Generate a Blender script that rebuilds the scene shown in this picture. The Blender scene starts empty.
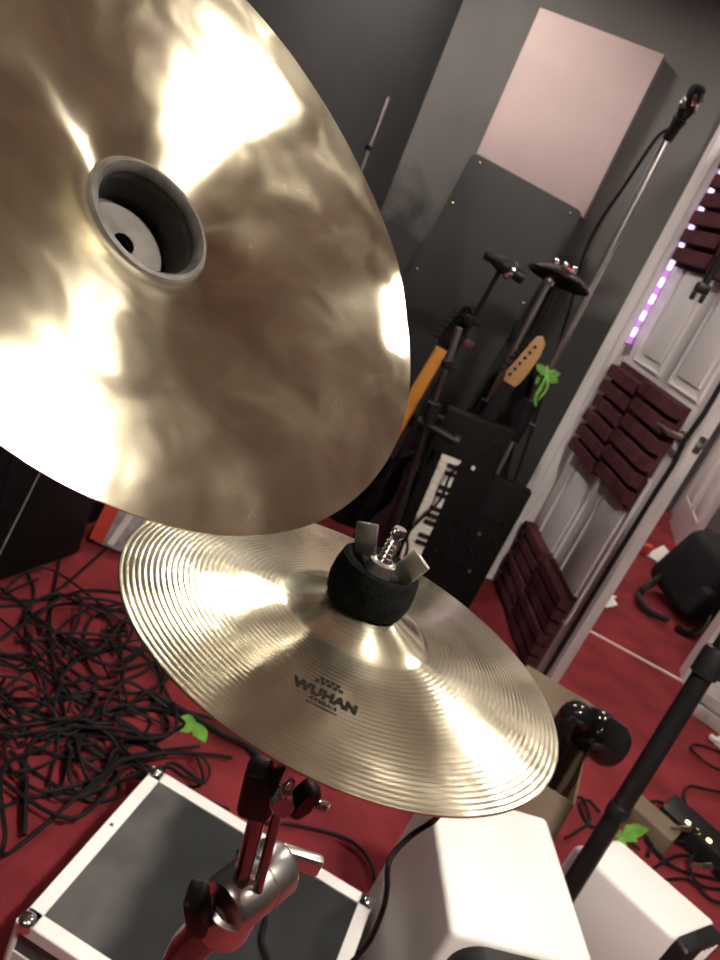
import bpy, bmesh, math, random
from mathutils import Vector, Matrix, noise
random.seed(7)
sc = bpy.context.scene
COL = sc.collection
V = Vector
EYE = V((0, 0, 1.4))
FPX = 750.0
# camera axes (rows: right, forward-horizontal, up in camera x-right / y-down / z-forward terms)
_n = V((-790, 1800, FPX)).normalized()
UPc = -_n
FWc = (V((0, 0, 1)) - UPc * UPc.z).normalized()
RTc = FWc.cross(UPc)


def sight(u, v):
    c = V((u - 360, v - 480, FPX))
    return V((RTc.dot(c), FWc.dot(c), UPc.dot(c)))


def at_z(u, v, z=0.0):
    r = sight(u, v)
    return EYE + r * ((z - 1.4) / r.z)


def at_y(u, v, y):
    r = sight(u, v)
    return EYE + r * (y / r.y)


# ------------------------------------------------------------------ materials
def new_mat(name):
    m = bpy.data.materials.new(name)
    m.use_nodes = True
    nt = m.node_tree
    b = nt.nodes['Principled BSDF']
    return m, nt, b


def mat(name, color, rough=0.5, metal=0.0, var=0.15, scale=12.0, bump=0.0, bscale=80.0, spec=0.5, detail=4.0, rvar=0.0, color2=None):
    m, nt, b = new_mat(name)
    L = nt.links
    tc = nt.nodes.new('ShaderNodeTexCoord')
    nz = nt.nodes.new('ShaderNodeTexNoise')
    nz.inputs['Scale'].default_value = scale
    nz.inputs['Detail'].default_value = detail
    L.new(tc.outputs['Object'], nz.inputs['Vector'])
    cr = nt.nodes.new('ShaderNodeValToRGB')
    c2 = color2 or tuple(min(1, c * (1 + var)) for c in color)
    c1 = tuple(c * (1 - var) for c in color)
    cr.color_ramp.elements[0].color = (*c1, 1)
    cr.color_ramp.elements[1].color = (*c2, 1)
    cr.color_ramp.elements[0].position = 0.3
    cr.color_ramp.elements[1].position = 0.7
    L.new(nz.outputs['Fac'], cr.inputs['Fac'])
    L.new(cr.outputs['Color'], b.inputs['Base Color'])
    b.inputs['Roughness'].default_value = rough
    b.inputs['Metallic'].default_value = metal
    b.inputs['Specular IOR Level'].default_value = spec
    if rvar:
        mr = nt.nodes.new('ShaderNodeMapRange')
        mr.inputs['To Min'].default_value = max(0, rough - rvar)
        mr.inputs['To Max'].default_value = rough + rvar
        L.new(nz.outputs['Fac'], mr.inputs['Value'])
        L.new(mr.outputs['Result'], b.inputs['Roughness'])
    if bump:
        n2 = nt.nodes.new('ShaderNodeTexNoise')
        n2.inputs['Scale'].default_value = bscale
        n2.inputs['Detail'].default_value = 3
        L.new(tc.outputs['Object'], n2.inputs['Vector'])
        bp = nt.nodes.new('ShaderNodeBump')
        bp.inputs['Strength'].default_value = bump
        bp.inputs['Distance'].default_value = 0.01
        L.new(n2.outputs['Fac'], bp.inputs['Height'])
        L.new(bp.outputs['Normal'], b.inputs['Normal'])
    return m


def emit_mat(name, color, strength):
    m, nt, b = new_mat(name)
    tc = nt.nodes.new('ShaderNodeTexCoord')
    nz = nt.nodes.new('ShaderNodeTexNoise')
    nz.inputs['Scale'].default_value = 3
    nt.links.new(tc.outputs['Object'], nz.inputs['Vector'])
    mr = nt.nodes.new('ShaderNodeMapRange')
    mr.inputs['To Min'].default_value = strength * 0.95
    mr.inputs['To Max'].default_value = strength * 1.05
    nt.links.new(nz.outputs['Fac'], mr.inputs['Value'])
    b.inputs['Base Color'].default_value = (*color, 1)
    b.inputs['Emission Color'].default_value = (*color, 1)
    nt.links.new(mr.outputs['Result'], b.inputs['Emission Strength'])
    return m


def cymbal_mat(name, col_a, col_b, rough, aniso, ring_freq, ring_h, hammer_h, hammer_scale, R, stain=0.5, fine_h=0.0, haze=0.2, sscale=20):
    m, nt, b = new_mat(name)
    N, L = nt.nodes, nt.links
    tc = N.new('ShaderNodeTexCoord')
    sep = N.new('ShaderNodeSeparateXYZ')
    L.new(tc.outputs['Object'], sep.inputs[0])
    cmb = N.new('ShaderNodeCombineXYZ')
    L.new(sep.outputs[0], cmb.inputs[0])
    L.new(sep.outputs[1], cmb.inputs[1])
    ln = N.new('ShaderNodeVectorMath')
    ln.operation = 'LENGTH'
    L.new(cmb.outputs[0], ln.inputs[0])

    def mth(op, a, bb=None, c=None):
        n = N.new('ShaderNodeMath')
        n.operation = op
        for i, x in enumerate((a, bb, c)):
            if x is None:
                continue
            if hasattr(x, 'is_output'):
                L.new(x, n.inputs[i])
            else:
                n.inputs[i].default_value = x
        return n.outputs[0]
    r = ln.outputs['Value']
    nz = N.new('ShaderNodeTexNoise')
    nz.inputs['Scale'].default_value = 22
    nz.inputs['Detail'].default_value = 5
    nz.inputs['Distortion'].default_value = 0.8
    L.new(tc.outputs['Object'], nz.inputs['Vector'])
    nz2 = N.new('ShaderNodeTexNoise')
    nz2.inputs['Scale'].default_value = sscale
    nz2.inputs['Detail'].default_value = 3
    nz2.inputs['Distortion'].default_value = 0.5
    L.new(tc.outputs['Object'], nz2.inputs['Vector'])
    cr = N.new('ShaderNodeValToRGB')
    cr.color_ramp.elements[0].color = (*col_a, 1)
    cr.color_ramp.elements[1].color = (*col_b, 1)
    cr.color_ramp.elements[0].position = 0.38
    cr.color_ramp.elements[1].position = 0.66
    L.new(nz.outputs['Fac'], cr.inputs['Fac'])
    L.new(cr.outputs['Color'], b.inputs['Base Color'])
    b.inputs['Metallic'].default_value = 1
    # fingerprints and stains: patches of higher roughness
    st = N.new('ShaderNodeMapRange')
    st.interpolation_type = 'SMOOTHSTEP'
    st.inputs['From Min'].default_value = 0.42
    st.inputs['From Max'].default_value = 0.72
    st.inputs['To Min'].default_value = 0
    st.inputs['To Max'].default_value = stain
    L.new(nz2.outputs['Fac'], st.inputs['Value'])
    rr = mth('MULTIPLY_ADD', st.outputs['Result'], 0.25, rough)
    L.new(rr, b.inputs['Roughness'])
    b.inputs['Anisotropic'].default_value = aniso
    b.inputs['Anisotropic Rotation'].default_value = 0.25
    tg = N.new('ShaderNodeTangent')
    tg.direction_type = 'RADIAL'
    tg.axis = 'Z'
    L.new(tg.outputs[0], b.inputs['Tangent'])
    # lathe rings
    rings = mth('SINE', mth('MULTIPLY', r, ring_freq))
    fade = N.new('ShaderNodeMapRange')
    fade.inputs['From Min'].default_value = R * 0.30
    fade.inputs['From Max'].default_value = R * 0.85
    fade.inputs['To Min'].default_value = 0.18
    fade.inputs['To Max'].default_value = 1.0
    L.new(r, fade.inputs['Value'])
    h = mth('MULTIPLY', mth('MULTIPLY', rings, fade.outputs['Result']), ring_h)
    fine = mth('MULTIPLY', mth('SINE', mth('MULTIPLY', r, ring_freq * 3.1)), fine_h)
    h = mth('ADD', h, fine)
    hz = N.new('ShaderNodeTexNoise')
    hz.inputs['Scale'].default_value = hammer_scale
    hz.inputs['Detail'].default_value = 2
    L.new(tc.outputs['Object'], hz.inputs['Vector'])
    h = mth('ADD', h, mth('MULTIPLY', hz.outputs['Fac'], hammer_h))
    bp = N.new('ShaderNodeBump')
    bp.inputs['Strength'].default_value = 1.0
    bp.inputs['Distance'].default_value = 1.0
    L.new(h, bp.inputs['Height'])
    L.new(bp.outputs['Normal'], b.inputs['Normal'])
    # handled, tarnished skin over the polish
    b2 = N.new('ShaderNodeBsdfPrincipled')
    L.new(cr.outputs['Color'], b2.inputs['Base Color'])
    b2.inputs['Metallic'].default_value = 1
    b2.inputs['Roughness'].default_value = 0.55
    L.new(bp.outputs['Normal'], b2.inputs['Normal'])
    mix = N.new('ShaderNodeMixShader')
    L.new(mth('MULTIPLY_ADD', st.outputs['Result'], haze, haze * 0.75), mix.inputs[0])
    L.new(b.outputs[0], mix.inputs[1])
    L.new(b2.outputs[0], mix.inputs[2])
    L.new(mix.outputs[0], N['Material Output'].inputs['Surface'])
    return m


M = {}
M['splash'] = cymbal_mat('lathed_bronze', (0.66, 0.60, 0.43), (0.84, 0.77, 0.58), 0.16, 0.75, 2200, 0.000045, 0.0006, 24, 0.127, 0.3, 0.000006, haze=0.05, sscale=24)
M['china'] = cymbal_mat('hammered_bronze', (0.56, 0.505, 0.36), (0.80, 0.735, 0.55), 0.18, 0.92, 5200, 0.0000025, 0.0009, 17, 0.178, 0.42, 0.0, haze=0.022, sscale=26)
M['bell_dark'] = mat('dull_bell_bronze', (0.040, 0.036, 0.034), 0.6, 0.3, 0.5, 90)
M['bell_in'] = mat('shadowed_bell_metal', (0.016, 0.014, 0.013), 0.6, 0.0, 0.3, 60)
M['washer'] = mat('grey_washer', (0.075, 0.068, 0.060), 0.7, 0.0, 0.3, 60, spec=0.2)
M['chrome'] = mat('chrome', (0.80, 0.80, 0.80), 0.09, 1.0, 0.04, 20)
M['chrome_soft'] = mat('worn_chrome', (0.62, 0.60, 0.58), 0.30, 1.0, 0.08, 30)
M['dark_chrome'] = mat('dark_chrome', (0.20, 0.185, 0.18), 0.2, 1.0, 0.1, 30)
M['gold'] = mat('brass_screw', (0.75, 0.55, 0.22), 0.25, 1.0, 0.1, 30)
M['nickel'] = mat('brushed_nickel', (0.70, 0.66, 0.60), 0.28, 1.0, 0.1, 30)
M['black'] = mat('black_plastic', (0.009, 0.009, 0.010), 0.42, 0, 0.3, 30, spec=0.22)
M['black_matte'] = mat('matte_black', (0.005, 0.005, 0.0055), 0.55, 0, 0.3, 30, spec=0.12)
M['black_gloss'] = mat('glossy_black', (0.008, 0.008, 0.009), 0.12, 0, 0.3, 15)
M['black_metal'] = mat('black_painted_metal', (0.008, 0.0075, 0.008), 0.42, 0.0, 0.3, 25, spec=0.2)
M['cable'] = mat('black_rubber_cable', (0.007, 0.0065, 0.007), 0.55, 0, 0.3, 30, spec=0.12)
M['felt'] = mat('black_felt', (0.0035, 0.004, 0.0038), 1.0, 0, 0.5, 140, 0.25, 500, spec=0.03)
M['fabric'] = mat('black_bag_nylon', (0.009, 0.009, 0.011), 0.7, 0, 0.35, 14, 0.4, 260, spec=0.2)
M['carpet'] = mat('red_carpet', (0.25, 0.030, 0.038), 0.95, 0, 0.32, 5.5, 1.0, 320, spec=0.1, detail=8)
M['wall'] = mat('dark_grey_wall', (0.105, 0.10, 0.100), 0.75, 0, 0.16, 1.6, 0.05, 120, spec=0.25)
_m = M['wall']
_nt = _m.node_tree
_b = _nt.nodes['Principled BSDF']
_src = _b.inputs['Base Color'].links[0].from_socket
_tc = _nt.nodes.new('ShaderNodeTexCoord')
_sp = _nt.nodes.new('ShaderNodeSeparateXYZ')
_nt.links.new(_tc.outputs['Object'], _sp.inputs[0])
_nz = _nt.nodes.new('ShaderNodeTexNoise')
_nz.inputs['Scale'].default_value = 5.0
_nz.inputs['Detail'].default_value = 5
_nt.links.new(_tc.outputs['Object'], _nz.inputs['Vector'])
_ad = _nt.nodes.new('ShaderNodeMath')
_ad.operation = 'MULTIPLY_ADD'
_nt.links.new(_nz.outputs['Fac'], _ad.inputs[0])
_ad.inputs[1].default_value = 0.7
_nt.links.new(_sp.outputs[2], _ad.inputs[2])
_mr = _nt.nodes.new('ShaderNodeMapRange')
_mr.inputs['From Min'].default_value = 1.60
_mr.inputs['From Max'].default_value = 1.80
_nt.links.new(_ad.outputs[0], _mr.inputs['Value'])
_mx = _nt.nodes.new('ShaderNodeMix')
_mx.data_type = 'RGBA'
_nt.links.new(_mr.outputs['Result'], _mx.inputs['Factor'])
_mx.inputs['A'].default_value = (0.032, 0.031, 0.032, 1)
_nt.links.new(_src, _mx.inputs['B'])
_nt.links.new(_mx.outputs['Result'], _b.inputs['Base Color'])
M['wall_black'] = mat('black_wall', (0.030, 0.030, 0.032), 0.8, 0, 0.2, 2.0, 0.05, 90, spec=0.2)
M['ceil'] = mat('ceiling_paint', (0.58, 0.55, 0.50), 0.9, 0, 0.25, 1.3)
M['white_paint'] = mat('white_gloss_paint', (0.66, 0.62, 0.63), 0.38, 0, 0.05, 3)
M['white_wall'] = mat('white_hall_wall', (0.62, 0.57, 0.58), 0.6, 0, 0.06, 3)
M['dark_gap'] = mat('dark_gap', (0.06, 0.055, 0.06), 0.8, 0, 0.2, 6)
M['pink'] = mat('pale_pink_panel_cloth', (0.42, 0.325, 0.325), 0.9, 0, 0.10, 3.2, 0.15, 300, spec=0.15)
M['pink_side'] = mat('brown_panel_side', (0.10, 0.072, 0.068), 0.9, 0, 0.15, 8)
M['board'] = mat('charcoal_board', (0.022, 0.022, 0.024), 0.62, 0, 0.2, 3, 0.1, 300, spec=0.3)
M['foam'] = mat('maroon_acoustic_foam', (0.078, 0.025, 0.032), 0.95, 0, 0.25, 25, 0.5, 220, spec=0.1)
M['led_body'] = emit_mat('violet_strip_glow', (0.45, 0.18, 0.55), 0.8)
M['led'] = emit_mat('cool_white_led', (0.80, 0.82, 1.0), 1.6)
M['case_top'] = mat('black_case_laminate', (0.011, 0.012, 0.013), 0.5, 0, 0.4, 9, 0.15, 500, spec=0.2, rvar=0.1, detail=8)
M['alu'] = mat('white_aluminium_edging', (0.74, 0.72, 0.70), 0.42, 0.25, 0.05, 12)
M['spk'] = mat('white_cabinet_paint', (0.74, 0.72, 0.70), 0.42, 0, 0.04, 5)
M['orange'] = mat('amber_maple_neck', (0.66, 0.27, 0.045), 0.35, 0, 0.14, 7)
M['maple'] = mat('pale_maple_headstock', (0.52, 0.30, 0.13), 0.4, 0, 0.12, 12)
M['sunburst'] = mat('amber_guitar_body', (0.34, 0.13, 0.03), 0.25, 0, 0.3, 4)
M['white_key'] = mat('ivory_white_key', (0.72, 0.70, 0.64), 0.35, 0, 0.04, 8)
M['green'] = mat('bright_green_leaf', (0.20, 0.52, 0.08), 0.5, 0, 0.3, 30)
M['cardboard'] = mat('brown_cardboard', (0.26, 0.17, 0.095), 0.85, 0, 0.14, 7)
M['card_dark'] = mat('brown_cardboard_outside', (0.14, 0.10, 0.065), 0.85, 0, 0.14, 7)
M['red'] = mat('red_print', (0.50, 0.05, 0.03), 0.5, 0, 0.15, 10)
M['paper'] = mat('white_paper', (0.70, 0.67, 0.65), 0.7, 0, 0.08, 14)
M['greyprint'] = mat('grey_print', (0.30, 0.29, 0.31), 0.55, 0, 0.35, 40)
M['clearplast'] = mat('frosted_plastic', (0.40, 0.34, 0.34), 0.25, 0, 0.3, 12)
M['amber_led'] = emit_mat('amber_led', (1.0, 0.72, 0.25), 5)
M['ink'] = mat('black_printed_ink', (0.008, 0.007, 0.006), 0.7, 0, 0.2, 60, spec=0.0)
M['strip_pale'] = mat('pale_carpet_bar', (0.62, 0.44, 0.44), 0.5, 0, 0.08, 20)
M['red_knob'] = mat('red_plastic', (0.55, 0.03, 0.06), 0.3, 0, 0.1, 20)

# ------------------------------------------------------------------ geometry helpers
ORG = {}


class MB:
    def __init__(self):
        self.bm = bmesh.new()
        self.mats = []

    def mi(self, m):
        if m is None:
            return 0
        if m not in self.mats:
            self.mats.append(m)
        return self.mats.index(m)

    def _add(self, vs, fs, m=None):
        k = self.mi(m)
        bv = [self.bm.verts.new(v) for v in vs]
        out = []
        for f in fs:
            try:
                ff = self.bm.faces.new([bv[i] for i in f])
                ff.material_index = k
                out.append(ff)
            except ValueError:
                pass
        return bv, out

    def box(self, c, s, X=None, Y=None, Z=None, bev=0.0, m=None, taper=1.0, seg=2):
        X = V(X or (1, 0, 0)).normalized()
        Z = V(Z or (0, 0, 1)).normalized()
        Y = V(Y).normalized() if Y else Z.cross(X)
        c = V(c)
        vs = []
        for k in (-1, 1):
            tp = taper if k > 0 else 1
            for j in (-1, 1):
                for i in (-1, 1):
                    vs.append(c + X * (i * s[0] / 2 * tp) + Y * (j * s[1] / 2 * tp) + Z * (k * s[2] / 2))
        bv, fs = self._add(vs, [(0, 2, 3, 1), (4, 5, 7, 6), (0, 1, 5, 4), (2, 6, 7, 3), (0, 4, 6, 2), (1, 3, 7, 5)], m)
        if bev:
            ed = {e for f in fs for e in f.edges}
            bmesh.ops.bevel(self.bm, geom=list(ed), offset=bev, segments=seg, profile=0.5, affect='EDGES')
        return self

    def tube(self, pts, r, n=10, cap=True, m=None):
        pts = [V(p) for p in pts]
        rs = r if isinstance(r, (list, tuple)) else [r] * len(pts)
        vs, fs = [], []
        t0 = (pts[1] - pts[0]).normalized()
        a = V((0, 0, 1)) if abs(t0.z) < 0.9 else V((1, 0, 0))
        u = t0.cross(a).normalized()
        for i, p in enumerate(pts):
            if i == 0:
                t = t0
            elif i == len(pts) - 1:
                t = (pts[i] - pts[i - 1]).normalized()
            else:
                t = (pts[i + 1] - pts[i - 1])
                t = t.normalized() if t.length > 1e-9 else t0
            u = (u - t * u.dot(t))
            u = u.normalized() if u.length > 1e-6 else t.orthogonal().normalized()
            w = t.cross(u)
            for k in range(n):
                an = 2 * math.pi * k / n
                vs.append(p + (u * math.cos(an) + w * math.sin(an)) * rs[i])
        for i in range(len(pts) - 1):
            for k in range(n):
                fs.append((i * n + k, i * n + (k + 1) % n, (i + 1) * n + (k + 1) % n, (i + 1) * n + k))
        if cap:
            fs.append(tuple(range(n - 1, -1, -1)))
            fs.append(tuple((len(pts) - 1) * n + k for k in range(n)))
        self._add(vs, fs, m)
        return self

    def lathe(self, prof, o=(0, 0, 0), axis=(0, 0, 1), n=24, m=None, cap=False):
        o = V(o)
        Z = V(axis).normalized()
        X = Z.orthogonal().normalized()
        Y = Z.cross(X)
        vs, fs = [], []
        for (r, z) in prof:
            for k in range(n):
                a = 2 * math.pi * k / n
                vs.append(o + (X * math.cos(a) + Y * math.sin(a)) * r + Z * z)
        for i in range(len(prof) - 1):
            for k in range(n):
                fs.append((i * n + k, i * n + (k + 1) % n, (i + 1) * n + (k + 1) % n, (i + 1) * n + k))
        if cap:
            fs.append(tuple(range(n - 1, -1, -1)))
            fs.append(tuple((len(prof) - 1) * n + k for k in range(n)))
        self._add(vs, fs, m)
        return self

    def prism(self, poly, o, X, Y, th, bev=0.0, m=None):
        o, X, Y = V(o), V(X).normalized(), V(Y).normalized()
        Z = X.cross(Y).normalized()
        n = len(poly)
        vs = [o + X * a + Y * b - Z * th / 2 for a, b in poly] + [o + X * a + Y * b + Z * th / 2 for a, b in poly]
        fs = [tuple(range(n - 1, -1, -1)), tuple(range(n, 2 * n))] + [(i, (i + 1) % n, n + (i + 1) % n, n + i) for i in range(n)]
        bv, ff = self._add(vs, fs, m)
        if bev:
            ed = {e for f in ff[:2] for e in f.edges}
            bmesh.ops.bevel(self.bm, geom=list(ed), offset=bev, segments=2, profile=0.5, affect='EDGES')
        return self

    def quadstrip(self, A, B, m=None):
        n = len(A)
        self._add(list(A) + list(B), [(i, i + 1, n + i + 1, n + i) for i in range(n - 1)], m)
        return self

    def build(self, name, m, parent=None, loc=None, smooth=True, matrix=None, ang=40):
        bm = self.bm
        o0 = V(loc) if loc is not None else (ORG[parent.name] if parent else V((0, 0, 0)))
        if matrix is None:
            bmesh.ops.translate(bm, verts=bm.verts, vec=-o0)
        bmesh.ops.recalc_face_normals(bm, faces=bm.faces)
        me = bpy.data.meshes.new(name)
        for f in bm.faces:
            f.smooth = smooth
        bm.to_mesh(me)
        bm.free()
        mats = self.mats or [m]
        for x in mats:
            me.materials.append(M[x] if isinstance(x, str) else x)
        if smooth:
            me.set_sharp_from_angle(angle=math.radians(ang))
        o = bpy.data.objects.new(name, me)
        COL.objects.link(o)
        if parent:
            o.parent = parent
            ORG[o.name] = ORG[parent.name]
        else:
            if matrix is not None:
                o.matrix_world = matrix
            else:
                o.location = o0
            ORG[o.name] = o0
        return o


def tag(o, label=None, cat=None, group=None, kind=None):
    if label:
        o['label'] = label
    if cat:
        o['category'] = cat
    if group:
        o['group'] = group
    if kind:
        o['kind'] = kind
    return o


def thing(name, label, cat, loc=(0, 0, 0), group=None):
    o = bpy.data.objects.new(name, None)
    o.empty_display_size = 0.05
    COL.objects.link(o)
    o.location = loc
    ORG[o.name] = V(loc)
    return tag(o, label, cat, group)


def struct(name, mb, m, parent=None, smooth=False):
    o = mb.build(name, m, parent, smooth=smooth)
    if not parent:
        o['kind'] = 'structure'
    return o


def spline(P, sub=8):
    P = [V(p) for p in P]
    Q = [P[0] * 2 - P[1]] + P + [P[-1] * 2 - P[-2]]
    out = []
    for i in range(1, len(Q) - 2):
        a, b, c, d = Q[i - 1:i + 3]
        for k in range(sub):
            t = k / sub
            out.append(0.5 * ((2 * b) + (c - a) * t + (2 * a - 5 * b + 4 * c - d) * t * t + (3 * b - a - 3 * c + d) * t ** 3))
    out.append(P[-1])
    return out


# ------------------------------------------------------------------ the room
P0 = V((0.687, 3.199, 0))
W = V((0.976, -0.218, 0)).normalized()
NW = V((-W.y, W.x, 0))          # away from camera
Z3 = V((0, 0, 1))


def WP(s, off, z):
    return P0 + W * s - NW * off + Z3 * z


def wall_box(mb, s0, s1, z0, z1, o0, o1, m=None, bev=0):
    c = WP((s0 + s1) / 2, (o0 + o1) / 2, (z0 + z1) / 2)
    mb.box(c, (s1 - s0, abs(o1 - o0), z1 - z0), X=W, Y=NW, Z=Z3, m=m, bev=bev)
    return mb


CEIL = 2.45
f = MB()
f.box((0.6, 1.5, -0.05), (9, 10, 0.1))
struct('floor', f, 'carpet')
f = MB()
f.box((0.6, 1.5, CEIL + 0.05), (9, 10, 0.1))
struct('ceiling', f, 'ceil')
w = MB()
wall_box(w, -1.25, 0.045, 0, CEIL, -0.12, 0)
wall_box(w, 1.01, 3.2, 0, CEIL, -0.12, 0)
wall_box(w, 0.045, 1.01, 2.09, CEIL, -0.12, 0)
struct('wall_back', w, 'wall')
# left wall (black) running from the corner toward and past the camera
CL = WP(-1.1, 0, 0)
DL = V((-0.32, -0.947, 0)).normalized()
NL = V((-DL.y, DL.x, 0))      # to the right (into the room)
if NL.x < 0:
    NL = -NL
w = MB()
w.box(CL + DL * 3.1 - NL * 0.06 + Z3 * CEIL / 2, (6.2, 0.12, CEIL), X=DL, Z=Z3)
struct('wall_left', w, 'wall_black')
w = MB()
w.box(WP(3.1, 2.8, CEIL / 2), (0.12, 6.0, CEIL), X=W, Z=Z3)
struct('wall_right', w, 'wall')
w = MB()
w.box(WP(0.3, 5.4, CEIL / 2), (6.6, 0.12, CEIL), X=W, Z=Z3)
struct('wall_rear', w, 'wall')
# hall beyond the doorway
HD = V((0.167, 0.986, 0)).normalized()
HN = V((HD.y, -HD.x, 0))
hb = V((2.22, 5.39, 0))
w = MB()
w.box(V((3.0, 4.3, CEIL / 2)), (2.8, 0.12, CEIL), X=HD, Z=Z3)
struct('wall_hall_right', w, 'white_wall')
w = MB()
w.box((1.8, 5.80, CEIL / 2), (3.2, 0.1, CEIL))
struct('wall_hall_far', w, 'white_wall')
w = MB()
w.box((0.35, 4.65, CEIL / 2), (0.1, 2.2, CEIL))
struct('wall_hall_left', w, 'white_wall')
w = MB()
w.box((2.235, 5.735, 1.0), (0.055, 0.03, 2.0), bev=0.004)
struct('trim_1', w, 'white_paint')
w = MB()
w.box((2.285, 5.73, 1.0), (0.05, 0.03, 2.0))
struct('gap_shade_strip', w, 'dark_gap')  # flat dark strip standing in for the shade inside the far door opening

# door casing of the doorway, moulded
for nm, s0, s1 in (('trim_3', 0.0, 0.075), ('trim_4', 0.985, 1.06)):
    t = MB()
    wall_box(t, s0, s1, 0, 2.12, 0, 0.018, bev=0.004)
    wall_box(t, s0 + 0.012 if s0 < .5 else s0 + 0.03, s0 + 0.045 if s0 < .5 else s0 + 0.063, 0, 2.10, 0.016, 0.026, bev=0.004)
    struct(nm, t, 'white_paint')
t = MB()
wall_box(t, 0.045, 0.102, 0, 2.09, -0.12, -0.008)
wall_box(t, 0.98, 1.01, 0, 2.09, -0.12, 0.0)
wall_box(t, 0.075, 0.98, 2.06, 2.09, -0.12, 0.0)
struct('trim_5', t, 'white_paint')
t = MB()
wall_box(t, 0.0, 1.06, 2.09, 2.165, 0, 0.018, bev=0.004)
struct('trim_6', t, 'white_paint')
t = MB()
wall_box(t, 1.06, 3.0, 0, 0.085, 0, 0.016, bev=0.004)
struct('baseboard_right', t, 'white_paint')
t = MB()
wall_box(t, -1.08, 0.0, 0, 0.085, 0, 0.016, bev=0.004)
struct('baseboard_back', t, 'black')
t = MB()
wall_box(t, 0.075, 0.98, 0.0, 0.006, -0.012, 0.004, bev=0.002)
struct('trim_7', t, 'strip_pale')


# ---- doors (door_1 open into the room, door_2 in the hall wall)
HG = V((0.785, 3.165, 0))
DD = (V((0.920, 2.44, 0)) - V((0.785, 3.177, 0))).normalized()
DN = V((DD.y, -DD.x, 0))        # face toward camera side
if DN.x > 0:
    DN = -DN


def panel_door(name, H, D, N, wd, ht, cols, rows, t=0.038):
    """six panel door: slab with recessed, bevelled panels modelled on its near face"""
    mb = MB()
    mb.box(H + D * wd / 2 - N * t / 2 + Z3 * (ht / 2 + 0.008), (wd, t, ht), X=D, Z=Z3, bev=0.002)

    def fp(d, z, off):
        return H + D * d + Z3 * z + N * off
    for (d0, d1) in cols:
        for (z0, z1) in rows:
            # frame moulding of four mitred sloping bars then a raised field
            for (a, b, c2, e) in ((d0, z0, d1, z0), (d1, z0, d1, z1), (d1, z1, d0, z1), (d0, z1, d0, z0)):
                mb.tube([fp(a, b, 0.0), fp(c2, e, 0.0)], 0.009, 6)
            mb.box(fp((d0 + d1) / 2, (z0 + z1) / 2, 0.002), (d1 - d0 - 0.07, z1 - z0 - 0.07, 0.014), X=D, Y=Z3, Z=N, bev=0.005)
    o = mb.build(name, 'white_paint')
    o['kind'] = 'structure'
    return o


door = panel_door('door_1', HG, DD, DN, 0.765, 2.03, ((0.10, 0.335), (0.43, 0.665)), ((0.25, 0.86), (1.16, 1.62), (1.70, 1.92)))


def dp(d, z, off=0.0):
    return HG + DD * d + Z3 * z + DN * off


h = MB()
h.lathe([(0.0, 0.012), (0.022, 0.011), (0.026, 0.006), (0.027, 0.0)], dp(0.695, 1.04), DN, 20)
h.tube([dp(0.695, 1.04, 0.0), dp(0.695, 1.04, 0.05)], 0.010, 12)
h.tube([dp(0.700, 1.04, 0.05), dp(0.66, 1.04, 0.052), dp(0.60, 1.036, 0.05)], [0.0095, 0.0095, 0.008], 12)
h.build('door_handle', 'nickel', door)
h = MB()
h.box(dp(0.767, 1.05, -0.019), (0.003, 0.026, 0.06), X=DD, Z=Z3)
h.box(dp(0.776, 1.05, -0.019), (0.02, 0.014, 0.016), X=DD, Z=Z3, bev=0.002)
h.build('latch', 'nickel', door)
h = MB()
zs = [0.012, 0.2, 0.5, 0.8, 0.95, 1.04, 1.15, 1.3, 1.6, 2.02]
h.tube([dp(0.728 + (0.006 if 0.9 < z < 1.2 else 0), z, 0.004 + (0.01 if 0.98 < z < 1.12 else 0)) for z in zs], 0.0095, 8)
h.build('sealing_strip', 'black', door)
for z in (0.28, 1.20, 1.85):
    h = MB()
    h.tube([dp(-0.006, z - 0.045, 0.005), dp(-0.006, z + 0.045, 0.005)], 0.008, 10)
    h.box(dp(0.012, z, 0.001), (0.03, 0.002, 0.085), X=DD, Z=Z3)
    h.build('hinge', 'nickel', door)

# hall door standing open toward the viewer
HH = hb + HD * 0.06
door2 = panel_door('door_2', HH, -HD, -HN, 0.80, 2.03, ((0.10, 0.35), (0.45, 0.70)), ((0.25, 0.86), (1.02, 1.62), (1.70, 1.92)), t=0.03)

# ------------------------------------------------------------------ acoustic foam on the door
FW_ = 0.62


def foam(z0, hgt, label, flip):
    c0 = dp(0.04, z0)
    t = thing('acoustic_foam_panel', label, 'acoustic panel', dp(0.34, z0), 'maroon foam panels on the open door')
    for col in range(2):
        mb = MB()
        d0 = 0.03 + col * (FW_ / 2 + 0.002)
        d1 = d0 + FW_ / 2
        mb.box(dp((d0 + d1) / 2, z0 + hgt / 2, 0.008), (d1 - d0, hgt, 0.016), X=DD, Y=Z3, Z=DN)
        n = 6
        p = hgt / n
        for i in range(n):
            zz = z0 + p * (i + (0.30 if (col + flip) % 2 else 0.62))
            if zz > z0 + hgt - 0.008:
                zz = z0 + hgt - 0.012
            k = 0.010 * ((i * 7 + col * 3) % 3)
            mb.box(dp((d0 + d1) / 2 - (0.006 if col == 0 else -0.004) * ((i + flip) % 2), zz, 0.030), (d1 - d0 - 0.003, p * 0.76, 0.040 + k * .6), X=DD, Y=Z3, Z=DN, taper=0.95, bev=0.002)
        mb.build('foam_tile', 'foam', t, smooth=False)


foam(1.53, 0.41, 'maroon ridged foam panel high on the open white door, top one of three', 0)
foam(0.73, 0.40, 'maroon ridged foam panel on the open white door beside the lever handle', 1)
foam(0.02, 0.33, 'maroon ridged foam panel at the foot of the open white door', 0)

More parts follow.
